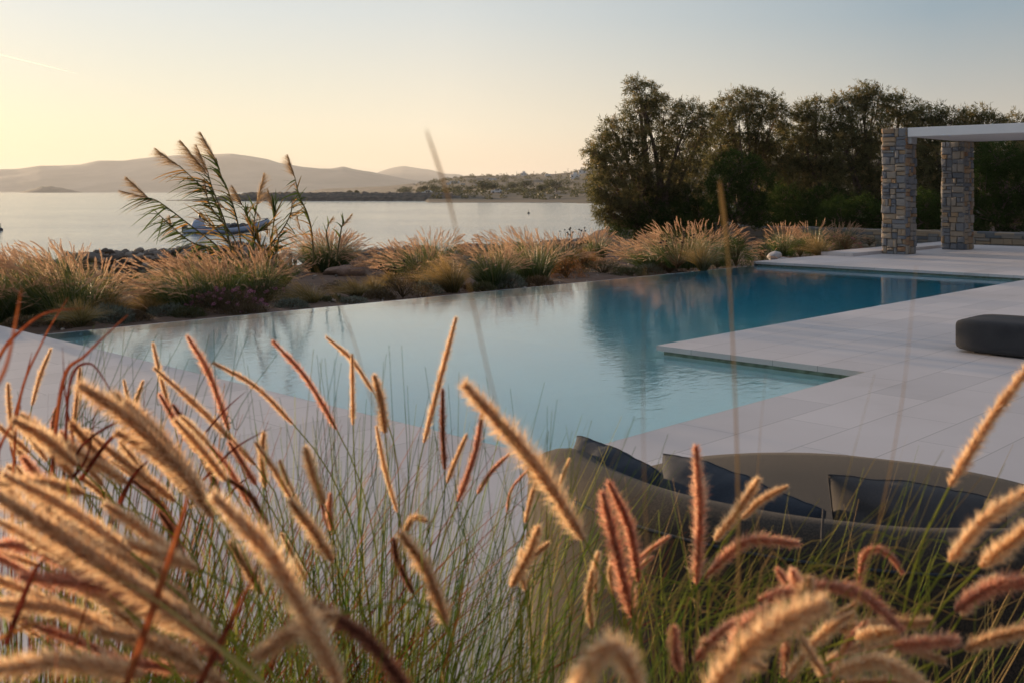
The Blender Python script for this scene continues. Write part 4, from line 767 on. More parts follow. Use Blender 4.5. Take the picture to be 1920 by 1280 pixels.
    mound(660, 572, 70, 16, 'flat silver plant in front of the short golden tuft', 'silver', n=1200, group=g); mound(265, 520, 60, 26, 'low plant at the foot of the rubble heap', 'brown_leaf', n=900, group=g)
    for x, y, w, h, mt, lab in ((245, 602, 80, 20, 'brown_leaf', 'thin brown ground plant left of the low grey shrub'), (545, 580, 70, 20, 'silver', 'small silver plant under the bending feather grass'), (620, 570, 70, 16, 'olive', 'flat olive plant right of the bending feather grass'), (712, 562, 60, 18, 'brown_leaf', 'small brown plant under the dull feather grass'),
            (905, 547, 56, 18, 'olive', 'small olive plant between golden tuft and grey green cushion'), (1010, 538, 60, 22, 'brown_leaf', 'brown plant right of the grey green cushion'), (1180, 518, 70, 18, 'olive', 'flat olive plant left of the low silvery shrub'), (1255, 512, 70, 22, 'brown_leaf', 'dry plant right of the low silvery shrub'),
            (1345, 504, 60, 24, 'olive', 'olive plant below the right flank of the pale mound'), (350, 594, 70, 18, 'olive', 'flat green plant below the purple flowers'), (460, 590, 90, 20, 'brown_leaf', 'brown plant creeping to the pool edge below the purple flowers'), (140, 614, 70, 18, 'brown_leaf', 'dry plant at the corner of the pool')):
        mound(x, y, w, h, lab, mt, n=1700, leaf=.045, group=g)
    dry_flowers(1075, 505, 60, 78, 'plant with black seed heads standing against the sea', 20); dry_flowers(430, 560, 90, 80, 'plant with dark dried heads among the grasses under the reeds', 16); dry_flowers(498, 562, 60, 62, 'plant with dark dried heads right of the purple flowers', 9)
    dry_flowers(1270, 505, 110, 78, 'plant with black dried heads in the pale mound', 16, D=20.5); dry_flowers(755, 540, 90, 50, 'low plant with dark heads left of the golden tuft', 10)
    # cactus
    P = gpx(545, 512, -.25); r = thing('cactus', P, 'small green columnar cactus beside the lone round grass', 'cactus'); m = MB()
    for dx, h in ((0, .42), (.09, .3), (-.1, .22)):
        zz = np.linspace(0, h, 9); m.tube([P + np.array((dx, 0, z)) for z in zz], [.04 + .012 * math.sin(i) if i < 8 else .012 for i in range(9)], 9)
    m.build('stem', M['succulent'], r, True)
garden()
def litter():
    n = 9000; u = R.uniform(-2, 25, n); v = R.uniform(7.8, 16, n); P = N0 + AX * u[:, None] + BX * v[:, None]; z = np.array([-.24 + .05 * fbm(p[0] * .8, p[1] * .8) + .04 * fbm(p[0] * 3, p[1] * 3) for p in P]); P[:, 2] = z + .004
    d = nrm(R.normal(size=(n, 3)) * np.array((1, 1, .15))); V, Fc = tri_blades(P, P + d * R.uniform(.02, .09, (n, 1)) + np.array((0, 0, .01)), R.uniform(.006, .02, n), np.tile(UP, (n, 1))); m = MB(); m.add(V, Fc, R.uniform(0, 1, n)); o = m.build('leaf_litter', M['brown_leaf']); tag(o, 'dry leaves and straw scattered over the garden soil', 'leaf litter', kind='stuff')
    m = MB()
    for i in range(1500):
        u, v = rnd.uniform(-2, 25), rnd.uniform(7.8, 16); P = uv(u, v, 0); P[2] = -.24 + .05 * fbm(P[0] * .8, P[1] * .8) + .04 * fbm(P[0] * 3, P[1] * 3); m.add(STONES[i % 9][:12] * 0 + P if False else (ICO1[0] * np.array((1.2, 1, .6))) @ rotm().T * rnd.uniform(.012, .045) + P, ICO1[1], rnd.random())
    o = m.build('gravel', M['rock']); tag(o, 'small stones lying in the garden soil', 'gravel', kind='stuff')
litter()
def drip_line():
    P = [uv(u, 8.05 + .12 * math.sin(u * 1.3) + .05 * math.sin(u * 4), -.2 + .02 * math.sin(u * 2)) for u in np.linspace(0, 14.5, 80)]; m = MB(); m.tube(P, .008, 6); o = m.build('irrigation_hose', M['boat_dark']); tag(o, 'thin dark irrigation hose lying on the soil behind the pool', 'hose')
drip_line()
# ------------------------------------------------------------------ giant reeds
def reed(root, pts, plumes, D, leaves=26, l0=.15, l1=.95, lean=(-1, 0, -.1), ll=.42, dry=.15):
    leaves = int(leaves * 1.3); P = catmull([px(x, y, D + dd) for x, y, dd in pts], 8); n = len(P); m = MB(); m.tube(P, np.linspace(.018, .008, n), 6, tone=.4); cane = m.build('cane', M['reed_cane'], root, True); m = MB()
    idx = np.linspace(l0, l1, leaves) * (n - 1); B = np.stack([np.interp(idx, np.arange(n), P[:, k]) for k in range(3)], -1); T = nrm(np.stack([np.interp(idx, np.arange(n), np.gradient(P[:, k])) for k in range(3)], -1))
    d = nrm(T * .55 + np.array(lean) * R.uniform(.35, 1.1, (leaves, 1)) + R.normal(size=(leaves, 3)) * .28)
    V, Fc, k, sg = ribbons(B, d, ll * 1.15 * R.uniform(.6, 1.25, leaves), R.uniform(.028, .045, leaves), np.array((-.12, 0, -.38)) * R.uniform(.3, 1.3, (leaves, 1)), 5, side=np.tile(np.array((0, .3, 1.)), (leaves, 1)) + R.normal(size=(leaves, 3)) * .5, fold=.6)
    dr = R.uniform(0, 1, leaves) < dry; m.add(V, Fc, np.repeat(np.where(dr, R.uniform(.75, 1, leaves), R.uniform(0, .6, leaves)), sg)); o = m.build('foliage', M['reed_leaf'], root); o.parent = cane
    for (p0, p1, wpx, nst) in plumes:
        A = px(*p0, D); E = px(*p1, D); L = np.linalg.norm(E - A); ax = (E - A) / L; sd = np.array((ax[2], 0, -ax[0]))
        if sd[2] > 0: sd = -sd
        t = R.uniform(0, 1, nst) ** .9; w = wpx * 1.5 / F * D * np.sin(np.clip(1 - t, .02, 1) * math.pi * .55) ** .8; k1 = R.normal(0, .5, nst)
        B = A + ax * (t * L * .97)[:, None] + np.array((0, 1, 0)) * (R.normal(0, .012, nst))[:, None]; dd = nrm(ax * 1.0 + sd * (R.normal(.25, .32, nst))[:, None] + np.array((0, 1, 0)) * R.normal(0, .3, (nst, 1))); V, Fc, k, sg = ribbons(B, dd, np.minimum(w * R.uniform(.7, 1.7, nst) + .02, L * (1.05 - t) + .03), .007, sd * .3, 3)
        m = MB(); m.add(V, Fc, np.repeat(np.clip(R.normal(.5, .25, nst), 0, 1), sg)); m.tube([A, E], [.006, .002], 4, .2); o = m.build('plume', M['plume'], root); o.parent = cane
def reeds():
    D = 19.2; r = thing('giant_reed', px(450, 505, D), 'tall clump of reeds with feathery plumes leaning left over the bay', 'reeds', 'giant reeds'); L = (-1, 0, -.15)
    reed(r, [(432, 500, 0), (410, 465, 0), (358, 424, 0), (300, 380, 0), (276, 371, 0)], [((282, 375), (235, 331), 14, 260), ((280, 372), (222, 357), 12, 160)], D, 40, lean=(-1, 0, -.6), l0=.2)
    reed(r, [(440, 500, .2), (425, 440, .1), (400, 370, 0), (375, 347, 0), (335, 310, 0)], [((337, 313), (290, 278), 15, 260)], D + .1, 34, lean=L, l0=.35)
    reed(r, [(438, 500, -.2), (425, 430, 0), (412, 390, 0), (397, 350, 0), (390, 325, 0)], [((391, 330), (337, 262), 19, 340), ((391, 325), (367, 271), 14, 260)], D - .1, 30, lean=L, l0=.3)
    reed(r, [(455, 500, 0), (448, 430, 0), (432, 370, 0), (417, 337, 0), (405, 297, 0)], [((406, 303), (375, 247), 15, 300)], D + .2, 30, lean=(-.6, 0, .2), l0=.3)
    reed(r, [(470, 500, 0), (475, 450, 0), (466, 415, 0), (457, 392, 0)], [((456, 388), (435, 348), 11, 200)], D - .2, 22, lean=(.2, 0, .4), l0=.2, dry=.5)
    reed(r, [(470, 500, 0), (474, 450, 0), (477, 415, 0), (480, 385, 0)], [((480, 388), (495, 324), 13, 240), ((479, 395), (489, 410), 6, 60)], D + .1, 14, lean=(-.5, 0, .3), l0=.1, dry=.5)
    reed(r, [(500, 500, 0), (508, 450, 0), (515, 405, 0), (512, 395, 0)], [((513, 397), (502, 354), 8, 180)], D, 18, lean=(.5, 0, .4), dry=.4)
    reed(r, [(440, 500, .1), (400, 470, 0), (360, 455, 0), (325, 428, 0), (290, 395, 0)], [((322, 430), (318, 405), 7, 90)], D + .05, 34, lean=(-1, 0, -.9), l0=.1, ll=.36)
    reed(r, [(448, 500, -.1), (440, 450, 0), (400, 395, 0), (388, 370, 0)], [((389, 372), (383, 335), 7, 120)], D - .15, 26, lean=(-.8, 0, 0), dry=.3)
    reed(r, [(490, 505, -.1), (500, 470, 0), (530, 430, 0), (545, 400, 0), (548, 370, 0)], [((503, 445), (500, 418), 7, 90)], D - .15, 30, lean=(.5, 0, -.5), dry=.45, ll=.32)
    reed(r, [(455, 505, -.1), (440, 470, 0), (405, 430, 0), (380, 410, 0)], [((424, 395), (410, 378), 8, 70)], D - .1, 26, lean=(-.5, 0, .4), dry=.75, l0=.1)
    reed(r, [(478, 505, -.1), (488, 470, 0), (480, 440, 0), (500, 430, 0)], [], D - .2, 30, lean=(.1, 0, .5), dry=.6, l0=.05)
    reed(r, [(520, 505, -.1), (518, 470, 0), (525, 440, 0)], [((522, 450), (518, 425), 8, 60)], D - .2, 30, lean=(.1, 0, -.5), dry=.4, l0=.05)
    r = thing('giant_reed', px(584, 495, D), 'single slim reed with one plume, right of the leaning clump', 'reeds', 'giant reeds')
    reed(r, [(588, 490, 0), (585, 440, 0), (576, 400, 0), (562, 370, 0), (552, 330, 0)], [((553, 334), (539, 290), 10, 260), ((563, 432), (556, 400), 5, 80)], D, 32, lean=(-.3, 0, -.4), dry=.35, ll=.28, l0=.1)
    r = thing('giant_reed', px(640, 490, D), 'two small faint plumes above the lone round grass', 'reeds', 'giant reeds')
    reed(r, [(630, 490, 0), (640, 430, 0), (645, 418, 0)], [((641, 426), (660, 401), 5, 130)], D, 4, lean=(-.5, 0, .6), ll=.2); reed(r, [(620, 480, 0), (612, 440, 0), (616, 422, 0)], [((613, 424), (625, 406), 5, 60)], D, 3, lean=(-.5, 0, .6), ll=.2)
reeds()
# ------------------------------------------------------------------ furniture
def superbox(C, e1, e2, e3, pw=5, n=14, fn=None):
    """rounded cushion solid; e1..e3 half-size vectors"""
    b = ICO5[0]; a = np.abs(b) ** pw; r = 1 / (a.sum(1)) ** (1 / pw); q = b * r[:, None]; return C + q[:, :1] * e1 + q[:, 1:2] * e2 + q[:, 2:] * e3
def grid_faces(nu, nv, wrapu=False):
    i = np.arange(nu - 1 if not wrapu else nu)[:, None]; j = np.arange(nv - 1)[None]; i2 = (i + 1) % nu
    return np.stack((i * nv + j, i2 * nv + j, i2 * nv + j + 1, i * nv + j + 1), -1).reshape(-1, 4)
def sofa():
    C = np.array((1.06, 3.22, 0)); root = thing('round_daybed', C, 'large round brown fabric daybed with a curved backrest facing the pool', 'daybed')
    # seat: revolved profile
    prof = [(0, .435), (.5, .437), (.8, .43), (.88, .42), (.925, .395), (.945, .36), (.95, .30), (.95, .18), (.935, .14), (.90, .12), (.0, .12)]
    an = np.linspace(0, 2 * math.pi, 97)[:-1]; V = [C + np.array((math.cos(a) * r, math.sin(a) * r, z + .006 * fbm(math.cos(a) * 2 * r, math.sin(a) * 2 * r))) for a in an for r, z in prof]
    mesh_np('seat', V, grid_faces(96, len(prof), True), M['sofa_fabric'], root, smooth=True)
    V = [C + np.array((math.cos(a) * r, math.sin(a) * r, z)) for a in an for r, z in [(.0, .115), (.86, .115), (.87, .02), (0, .02)]]; mesh_np('plinth', V, grid_faces(96, 4, True), M['boat_dark'], root)
    # backrest: arc sweep
    a0, a1 = math.radians(146), math.radians(392); na = 120; V = []; pip = []; ns = 22
    for i, a in enumerate(np.linspace(a0, a1, na)):
        e = min(a - a0, a1 - a); k = sstep(0, math.radians(46), e); H = .43 + .265 * k; capk = math.sqrt(max(0, 1 - (1 - min(1, e / math.radians(5))) ** 2)); ro, ri = 1.015, .80; rm = (ro + ri) / 2; hw = (ro - ri) / 2 * (.35 + .65 * capk); H2 = .1 + (H - .1) * (.6 + .4 * capk)
        for j in range(ns):
            t = j / (ns - 1)
            if t < .3: r, z = rm + hw * (.96 + .06 * math.sin(math.pi * t / .3)), .06 + (H2 - hw * .9 - .06) * t / .3
            elif t < .7: q = (t - .3) / .4 * math.pi; r, z = rm + hw * .96 * math.cos(q), H2 - hw * .9 + hw * .9 * math.sin(q) ** .8
            else: r, z = rm - hw * .96, .06 + (H2 - hw * .9 - .06) * (1 - t) / .3
            z += .004 * fbm(a * 4, t * 3); V.append(C + np.array((math.cos(a) * r, math.sin(a) * r, z)))
        pip.append(C + np.array((math.cos(a) * (rm + hw * .955), math.sin(a) * (rm + hw * .955), H2 - hw * .60)))
    Fc = [grid_faces(na, ns), [tuple(range(ns))], [tuple(range((na - 1) * ns, na * ns))[::-1]]]; b = mesh_np('backrest', V, Fc, M['sofa_fabric'], root, smooth=True)
    m = MB(); m.tube(pip, .004, 6); p = m.build('piping', M['pillow_blue'], root, True); p.parent = b
    for deg in (248, 282, 316):
        m = MB(); a = math.radians(deg); m.tube([C + np.array((math.cos(a) * r, math.sin(a) * r, z)) for r, z in ((1.017, .08), (1.02, .3), (1.017, .62), (.995, .70), (.96, .738))], .003, 5); p = m.build('seam', M['pillow_grey'], root, True); p.parent = b
    return root
def fix_normals(o):
    import bmesh
    b = bmesh.new(); b.from_mesh(o.data); bmesh.ops.recalc_face_normals(b, faces=b.faces); b.to_mesh(o.data); b.free()
def pillow(TL, TR, down, T, label, mat, seed, sag=-.06):
    TL, TR, down = map(np.asarray, (TL, TR, down)); C = (TL + TR) / 2 + down / 2; e1 = (TR - TL) / 2; e2 = -down / 2; e3 = nrm(np.cross(e1, e2)) * T / 2; n = 40; V = []; S = np.linspace(-1, 1, n)
    for sgn in (1, -1):
        for s in S:
            for t in S:
                th = ((1 - abs(s) ** 2.2) * (1 - abs(t) ** 2.2)) ** .62; xs = s * (1 - .05 * (1 - t * t)) + .025 * fbm(t * 1.7, seed, s); ts = t * (1 - .03 * (1 - s * s)) + .05 * fbm(s * 1.6 + 5, seed, t * .5); edge = max(abs(s), abs(t)); wr = .10 * fbm(s * 2.2 + seed, t * 2.2, seed) + .16 * math.sin(math.atan2(t, s) * 11 + seed + 2 * fbm(s, t, seed)) * edge ** 2 * (1 - edge ** 8)
                V.append(C + e1 * xs + e2 * (ts - sag * (1 - s * s) * (t + 1)) + e3 * sgn * (th * (1 + wr) + .012))
    F1 = grid_faces(n, n); o_ = n * n; rim = [i * n for i in range(n)] + [(n - 1) * n + j for j in range(1, n)] + [i * n + n - 1 for i in range(n - 2, -1, -1)] + [j for j in range(n - 2, 0, -1)]
    F3 = [(rim[i], rim[(i + 1) % len(rim)], rim[(i + 1) % len(rim)] + o_, rim[i] + o_) for i in range(len(rim))]; root = thing('throw_pillow', C, label, 'pillow', 'pillows on the round daybed')
    fix_normals(mesh_np('cushion', V, [np.concatenate((F1, F1[:, ::-1] + o_, np.array(F3)))], mat, root, smooth=True))
    m = MB(); P = [(np.array(V[i]) + np.array(V[i + o_])) / 2 for i in rim]; m.tube(P + [P[0]], .0028, 5); m.build('piping', mat, root, True)
def furniture():
    sofa()
    pillow(px(1082, 816, 3.28), px(1262, 905, 2.98), (-.02, -.08, -.36), .32, 'leftmost dark blue pillow leaning on the daybed backrest', M['pillow_blue'], 1)
    pillow(px(1243, 850, 3.02), px(1548, 960, 2.66), (-.04, -.05, -.38), .34, 'middle dark blue pillow sloping down to the right on the daybed', M['pillow_blue'], 2)
    pillow(px(1552, 890, 2.76), px(1888, 940, 2.72), (.0, -.04, -.34), .34, 'rightmost grey pillow standing almost level on the daybed', M['pillow_grey'], 3, -.05)
    # sun lounger at the right border
    root = thing('sun_lounger', uv(5.7, -1.2, 0), 'thick charcoal sun lounger mattress cut by the right photo border', 'sun lounger'); C = uv(5.70, -1.10, .155)
    mesh_np('mattress', superbox(C, AX * .37, BX * 1.02, UP * .148, 9), ICO5[1], M['mattress'], root, smooth=True)
    m = MB(); q = np.linspace(0, 2 * math.pi, 65)
    for z in (.075, -.075):
        m.tube([C + AX * .366 * np.sign(math.cos(a)) * abs(math.cos(a)) ** .26 + BX * 1.012 * np.sign(math.sin(a)) * abs(math.sin(a)) ** .26 + UP * z for a in q], .006, 6)
    m.build('piping', M['mattress'], root, True); m = MB(); m.box(uv(5.44, -2.0, .0), AX * .52, BX * 1.75, UP * .03); m.build('base', M['boat_dark'], root)
    root = thing('bolster', uv(5.9, -.95, .36), 'small dark bolster lying on the sun lounger', 'bolster'); c = uv(5.93, -.82, .355); m = MB()
    a = np.linspace(0, math.pi, 13); m.tube([c - BX * (.28 * math.cos(t)) + 0 * UP for t in a], [max(.01, .06 * math.sin(t) ** .35) for t in a], 16); m.build('cushion', M['mattress'], root, True)
furniture()
# ------------------------------------------------------------------ foreground grasses
FGH = [  # (points tip->base in photo px), distance, full width px, kind
 ([(352, 632), (392, 700), (430, 808)], 1.8, 24, 'p', 'c'), ([(400, 680), (480, 725), (550, 795)], 1.8, 20, 's', 'c'), ([(512, 640), (575, 710), (632, 806)], 1.85, 22, 'p', 'c'), ([(612, 632), (660, 675), (700, 735)], 1.9, 18, 's', 'c'),
 ([(660, 665), (661, 730), (662, 797)], 1.9, 17, 's', 'c'), ([(702, 705), (715, 755), (722, 812)], 1.7, 30, 's', 'c'), ([(706, 800), (722, 880), (745, 960)], 1.75, 20, 's', 'c'), ([(855, 597), (828, 700), (795, 830)], 1.9, 24, 's', 'c'),
 ([(830, 730), (830, 805), (834, 880)], 1.85, 20, 'd', 'c'), ([(905, 770), (890, 850), (858, 940)], 1.75, 24, 'p', 'c'), ([(875, 815), (855, 860), (838, 905)], 1.8, 17, 's', 'c'), ([(955, 850), (920, 885), (895, 925)], 1.8, 17, 'p', 'c'),
 ([(872, 722), (1000, 868), (1095, 1012)], 1.12, 58, 's', 'm'), ([(752, 1000), (800, 1070), (838, 1172)], 1.25, 46, 's', 'm'), ([(738, 1010), (745, 1050), (775, 1112)], 1.5, 24, 'd', 'm'), ([(545, 940), (580, 985), (625, 1052)], 1.35, 42, 's', 'c'),
 ([(480, 830), (520, 890), (562, 962)], 1.6, 22, 's', 'c'), ([(287, 645), (305, 720), (328, 800)], 1.9, 17, 's', 'l'), ([(290, 690), (390, 780), (480, 872)], 1.65, 26, 's', 'l'), ([(325, 760), (372, 830), (412, 925)], 1.7, 23, 'd', 'l'),
 ([(150, 722), (260, 800), (385, 935)], 1.15, 56, 's', 'l'), ([(215, 740), (310, 830), (400, 970)], 1.2, 50, 's', 'l'), ([(25, 788), (80, 818), (145, 872)], 1.15, 44, 's', 'l'), ([(402, 930), (520, 1060), (640, 1290)], .82, 76, 's', 'n'),
 ([(-10, 925), (190, 1055), (410, 1205)], .8, 84, 's', 'n'), ([(-10, 905), (80, 905), (160, 925)], 1.1, 42, 's', 'l'), ([(40, 1080), (230, 1105), (400, 1180)], .95, 56, 'p', 'n'), ([(-20, 1130), (110, 1140), (220, 1190)], .9, 56, 's', 'n'),
 ([(-20, 1255), (120, 1240), (270, 1265)], .8, 66, 's', 'n'), ([(480, 1232), (560, 1180), (640, 1150)], .85, 58, 's', 'n'), ([(585, 1130), (690, 1200), (770, 1300)], .95, 50, 'd', 'n'), ([(1130, 925), (1155, 1030), (1185, 1155)], 1.3, 44, 'p', 'm'),
 ([(1142, 905), (1180, 990), (1197, 1090)], 1.32, 38, 'p', 'm'), ([(1305, 838), (1312, 960), (1306, 1095)], 1.35, 42, 'p', 'r'), ([(1255, 1005), (1225, 1025), (1195, 1050)], 1.6, 16, 'p', 'r'), ([(1225, 1042), (1205, 1058), (1185, 1078)], 1.6, 15, 'p', 'r'),
 ([(1422, 898), (1385, 955), (1340, 1012)], 1.4, 36, 's', 'r'), ([(1475, 912), (1430, 935), (1390, 972)], 1.4, 26, 's', 'r'), ([(1495, 1018), (1400, 1015), (1320, 1082)], 1.4, 32, 'p', 'r'), ([(1068, 860), (1058, 885), (1048, 915)], 1.7, 15, 's', 'm'),
 ([(1008, 895), (995, 935), (985, 980)], 1.6, 18, 's', 'm'), ([(1010, 990), (990, 1040), (958, 1100)], 1.35, 32, 's', 'm'), ([(1935, 680), (1855, 790), (1780, 912)], 1.12, 42, 's', 'f'), ([(1935, 915), (1845, 975), (1780, 1052)], 1.0, 52, 's', 'f'),
 ([(1950, 975), (1890, 1020), (1838, 1062)], 1.0, 50, 's', 'f'), ([(1950, 1085), (1860, 1100), (1790, 1145)], 1.1, 40, 'p', 'f'), ([(1692, 1072), (1662, 1035), (1625, 1035), (1608, 1092)], 1.35, 26, 'p', 'r'), ([(1690, 1180), (1620, 1115), (1530, 1098), (1420, 1125)], 1.05, 46, 'p', 'r'),
 ([(1458, 1068), (1492, 1115), (1522, 1180)], 1.15, 32, 'p', 'r'), ([(1545, 1130), (1430, 1190), (1325, 1300)], .72, 88, 's', 'q'), ([(1070, 1310), (1125, 1222), (1165, 1225), (1205, 1310)], .68, 72, 's', 'q'), ([(1770, 1238), (1690, 1212), (1590, 1228)], 1.1, 34, 's', 'f'),
 ([(1600, 1150), (1540, 1190), (1475, 1270)], 1.05, 36, 's', 'r'), ([(1625, 1165), (1585, 1210), (1560, 1275)], 1.15, 26, 'p', 'r'), ([(95, 655), (75, 705), (60, 760)], 1.9, 17, 's', 'l'), ([(150, 690), (145, 740), (138, 800)], 1.9, 17, 's', 'l'), ([(268, 715), (255, 750), (240, 790)], 1.9, 16, 's', 'l'), ([(15, 720), (18, 770), (25, 830)], 1.8, 18, 's', 'l'),
 ([(232, 712), (238, 740), (245, 775)], 2.0, 13, 's', 'l'), ([(105, 765), (98, 800), (95, 840)], 1.9, 15, 'p', 'l'), ([(300, 740), (330, 790), (372, 850)], 1.75, 22, 'p', 'l'), ([(60, 800), (150, 850), (240, 905)], 1.3, 36, 's', 'l'), ([(160, 810), (240, 870), (330, 940)], 1.4, 34, 's', 'l'),
 ([(250, 900), (300, 945), (335, 1010)], 1.5, 24, 'd', 'l'), ([(300, 960), (325, 1000), (345, 1050)], 1.5, 22, 'd', 'l'), ([(60, 985), (160, 1010), (260, 1060)], 1.05, 44, 's', 'n'), ([(-10, 1020), (60, 1025), (130, 1060)], 1.0, 46, 'p', 'n'), ([(260, 1120), (330, 1160), (420, 1240)], .95, 48, 'p', 'n'),
 ([(180, 1180), (300, 1210), (430, 1290)], .9, 50, 's', 'n'), ([(380, 820), (430, 880), (470, 950)], 1.6, 22, 'p', 'c'), ([(415, 890), (470, 930), (510, 1000)], 1.6, 20, 'd', 'c'), ([(1000, 870), (960, 915), (950, 960)], 1.9, 10, 'p', 'm'),
 ([(800, 975), (775, 970), (757, 1000)], 1.6, 20, 's', 'm'), ([(575, 870), (600, 935), (615, 990)], 1.75, 13, 'd', 'c'), ([(1420, 1150), (1350, 1185), (1300, 1240)], 1.1, 36, 'p', 'q'), ([(1740, 1290), (1650, 1240), (1560, 1262)], .95, 46, 's', 'f')]
ROOTS = {'c': (-.28, 2.02), 'm': (.02, 1.62), 'l': (-.78, 1.75), 'n': (-.38, 1.02), 'r': (.42, 1.5), 'q': (.2, .9), 'f': (.62, 1.25)}
FLAB = {'c': 'green fountain grass with upright pink and straw heads before the pool', 'm': 'fountain grass just left of the daybed with a long blurred straw head', 'l': 'reddish leaved fountain grass at the left with golden heads over the terrace', 'n': 'closest blurred fountain grass in the lower left corner',
        'r': 'fountain grass in front of the daybed with one upright pink head', 'q': 'blurred fountain grass rising from the lower border in the middle', 'f': 'fountain grass at the right border with arching heads'}
def plant_roots():
    out = {}
    for k, (X, D) in ROOTS.items(): out[k] = thing('fountain_grass', (X, D, .0), FLAB[k], 'ornamental grass', 'fountain grasses in the foreground')
    return out
def foreground():
    roots = plant_roots()
    for x0, x1, y0, y1, d0, d1, nn, ks, dx, dy in ((0, 430, 820, 1010, 1.15, 1.7, 26, 'll', (-110, -40), (-100, -50)), (-20, 460, 1020, 1290, .9, 1.25, 24, 'nn', (-170, -90), (-90, -20)), (430, 640, 860, 1120, 1.3, 1.8, 9, 'cc', (-60, 0), (-120, -70)),
            (1230, 1560, 1120, 1290, 1.0, 1.35, 10, 'rq', (-90, 120), (-80, -30)), (1500, 1950, 1150, 1290, 1.0, 1.3, 9, 'fr', (40, 150), (-70, 0)), (940, 1180, 1080, 1250, 1.3, 1.6, 5, 'mm', (-40, 60), (-110, -60))):
        for _ in range(nn):
            D = rnd.uniform(d0, d1); k = 1.5 / D; x, y = rnd.uniform(x0, x1), rnd.uniform(y0, y1); ex, ey = rnd.uniform(*dx) * k, rnd.uniform(*dy) * k
            FGH.append(([(x + ex, y + ey), (x + ex * .45 + ey * .06, y + ey * .55), (x, y)], D, rnd.uniform(21, 31) * k, rnd.choice('ssssp'), rnd.choice(ks)))
    kinds = {'s': 'straw', 'p': 'pinkseed', 'd': 'darkseed'}
    for pts, D, w, kd, rk in FGH:
        r = roots[rk]; X0, D0 = ROOTS[rk]; n = len(pts); P = [px(x, y, D * (1 + .05 * (i / (n - 1) - .5))) for i, (x, y) in enumerate(pts)][::-1]; Q = catmull(P, 8); W = w / F * D; L = np.linalg.norm(np.diff(Q, axis=0), axis=1).sum()
        t0 = nrm(Q[0] - Q[1]); foot = np.array((X0 + rnd.uniform(-.07, .07), D0 + rnd.uniform(-.07, .07), .0)); h = np.linalg.norm(Q[0] - foot)
        S = np.array([(1 - t) ** 3 * Q[0] + 3 * (1 - t) ** 2 * t * (Q[0] + t0 * h * .3) + 3 * (1 - t) * t * t * (foot + np.array((0, 0, h * .4))) + t ** 3 * foot for t in np.linspace(0, 1, 16)])
        m = MB(); m.tube(S, np.linspace(.0011, .0019, 16), 5, tone=.75 if kd != 'd' else .5); st = m.build('stalk', M['green_fg'], r, True)
        m = MB(); core = W * .175; nb = int(900 + 11000 * L); seed_head(m, Q, core, nb, W * .60 * rnd.uniform(.85, 1.1), .00075 if w < 30 else .0010, int(L * 1300), 40 if w < 30 else 46, (.25, 1)); hd = m.build('seed_head', M[kinds[kd]], r); hd.parent = st
    # leaf tufts
    def blades(rk, n, mat, H, spread, w, lean=(0, 0), tone=(0, .7), segs=5, name='leaves', rad=.13, droop=.25):
        r = roots[rk]; X0, D0 = ROOTS[rk]; an = R.uniform(0, 2 * math.pi, n); rr = R.uniform(0, 1, n) ** .5 * rad; B = np.stack((X0 + np.cos(an) * rr, D0 + np.sin(an) * rr, np.zeros(n)), -1); tl = R.uniform(0, 1, n) * spread
        d = np.stack((np.cos(an) * tl + lean[0], np.sin(an) * tl * .7 + lean[1], np.ones(n)), -1); b = np.stack((np.cos(an) * tl * .5 + lean[0] * .5, np.sin(an) * tl * .35, -droop * tl - .03), -1)
        V, Fc, k, sg = ribbons(B, d, H * R.uniform(.55, 1.1, n), w * R.uniform(.6, 1.3, n), b, segs, fold=.5); t = np.clip(np.repeat(R.uniform(tone[0], tone[1], n), sg) + np.tile(np.linspace(-.1, .35, sg), n), 0, 1); m = MB(); m.add(V, Fc, t); m.build(name, M[mat], r)
    blades('c', 800, 'green_fg', 1.0, .42, .0028, (.04, 0), (0, .55), rad=.2); blades('m', 260, 'green_fg', .95, .5, .0026, (.12, 0), (.1, .8), rad=.12)
    blades('r', 210, 'green_fg', 1.05, .75, .0026, (.3, 0), (.2, .85), rad=.22, droop=.12); blades('q', 160, 'green_fg', .72, .7, .0026, (.25, .15), (.2, .8), rad=.15); blades('f', 130, 'green_fg', 1.0, .7, .0026, (.1, 0), (.3, 1), rad=.15)
    blades('l', 1300, 'maroon', 1.06, .66, .0036, (.04, 0), (.0, .55), rad=.26, droop=.2); blades('l', 500, 'green_fg', .95, .5, .003, (.18, 0), (0, .5), rad=.25, name='green_leaves'); blades('n', 1100, 'green_fg', 1.12, .62, .0035, (-.1, .1), (0, .5), rad=.34); blades('n', 260, 'maroon', 1.15, .6, .0032, (.05, .1), (.1, .6), rad=.24, name='red_leaves')
    # single leaves and stems that stand out
    def strip(rk, pts, D, w, mat, tone, name='leaf'):
        P = catmull([px(x, y, d) for (x, y), d in zip(pts, np.broadcast_to(D, (len(pts),)))], 8); n = len(P); t = np.linspace(0, 1, n); T = nrm(np.gradient(P, axis=0)); s = nrm(np.cross(T, np.array((.15, 1, .25)))) * (w * .5 * np.minimum(1, (1 - t) * 1.4 + .03) ** .7)[:, None]
        mid = P + np.array((0, w * .25, 0)); V = np.stack((P - s, mid, P + s), 1).reshape(-1, 3); i = np.arange(n - 1)[:, None] * 3; F_ = np.concatenate([np.stack((i + a, i + a + 1, i + a + 4, i + a + 3), -1).reshape(-1, 4) for a in (0, 1)]); m = MB(); m.add(V, F_, np.clip(tone + R.uniform(-.1, .1, len(F_)), 0, 1)); m.build(name, M[mat], roots[rk])
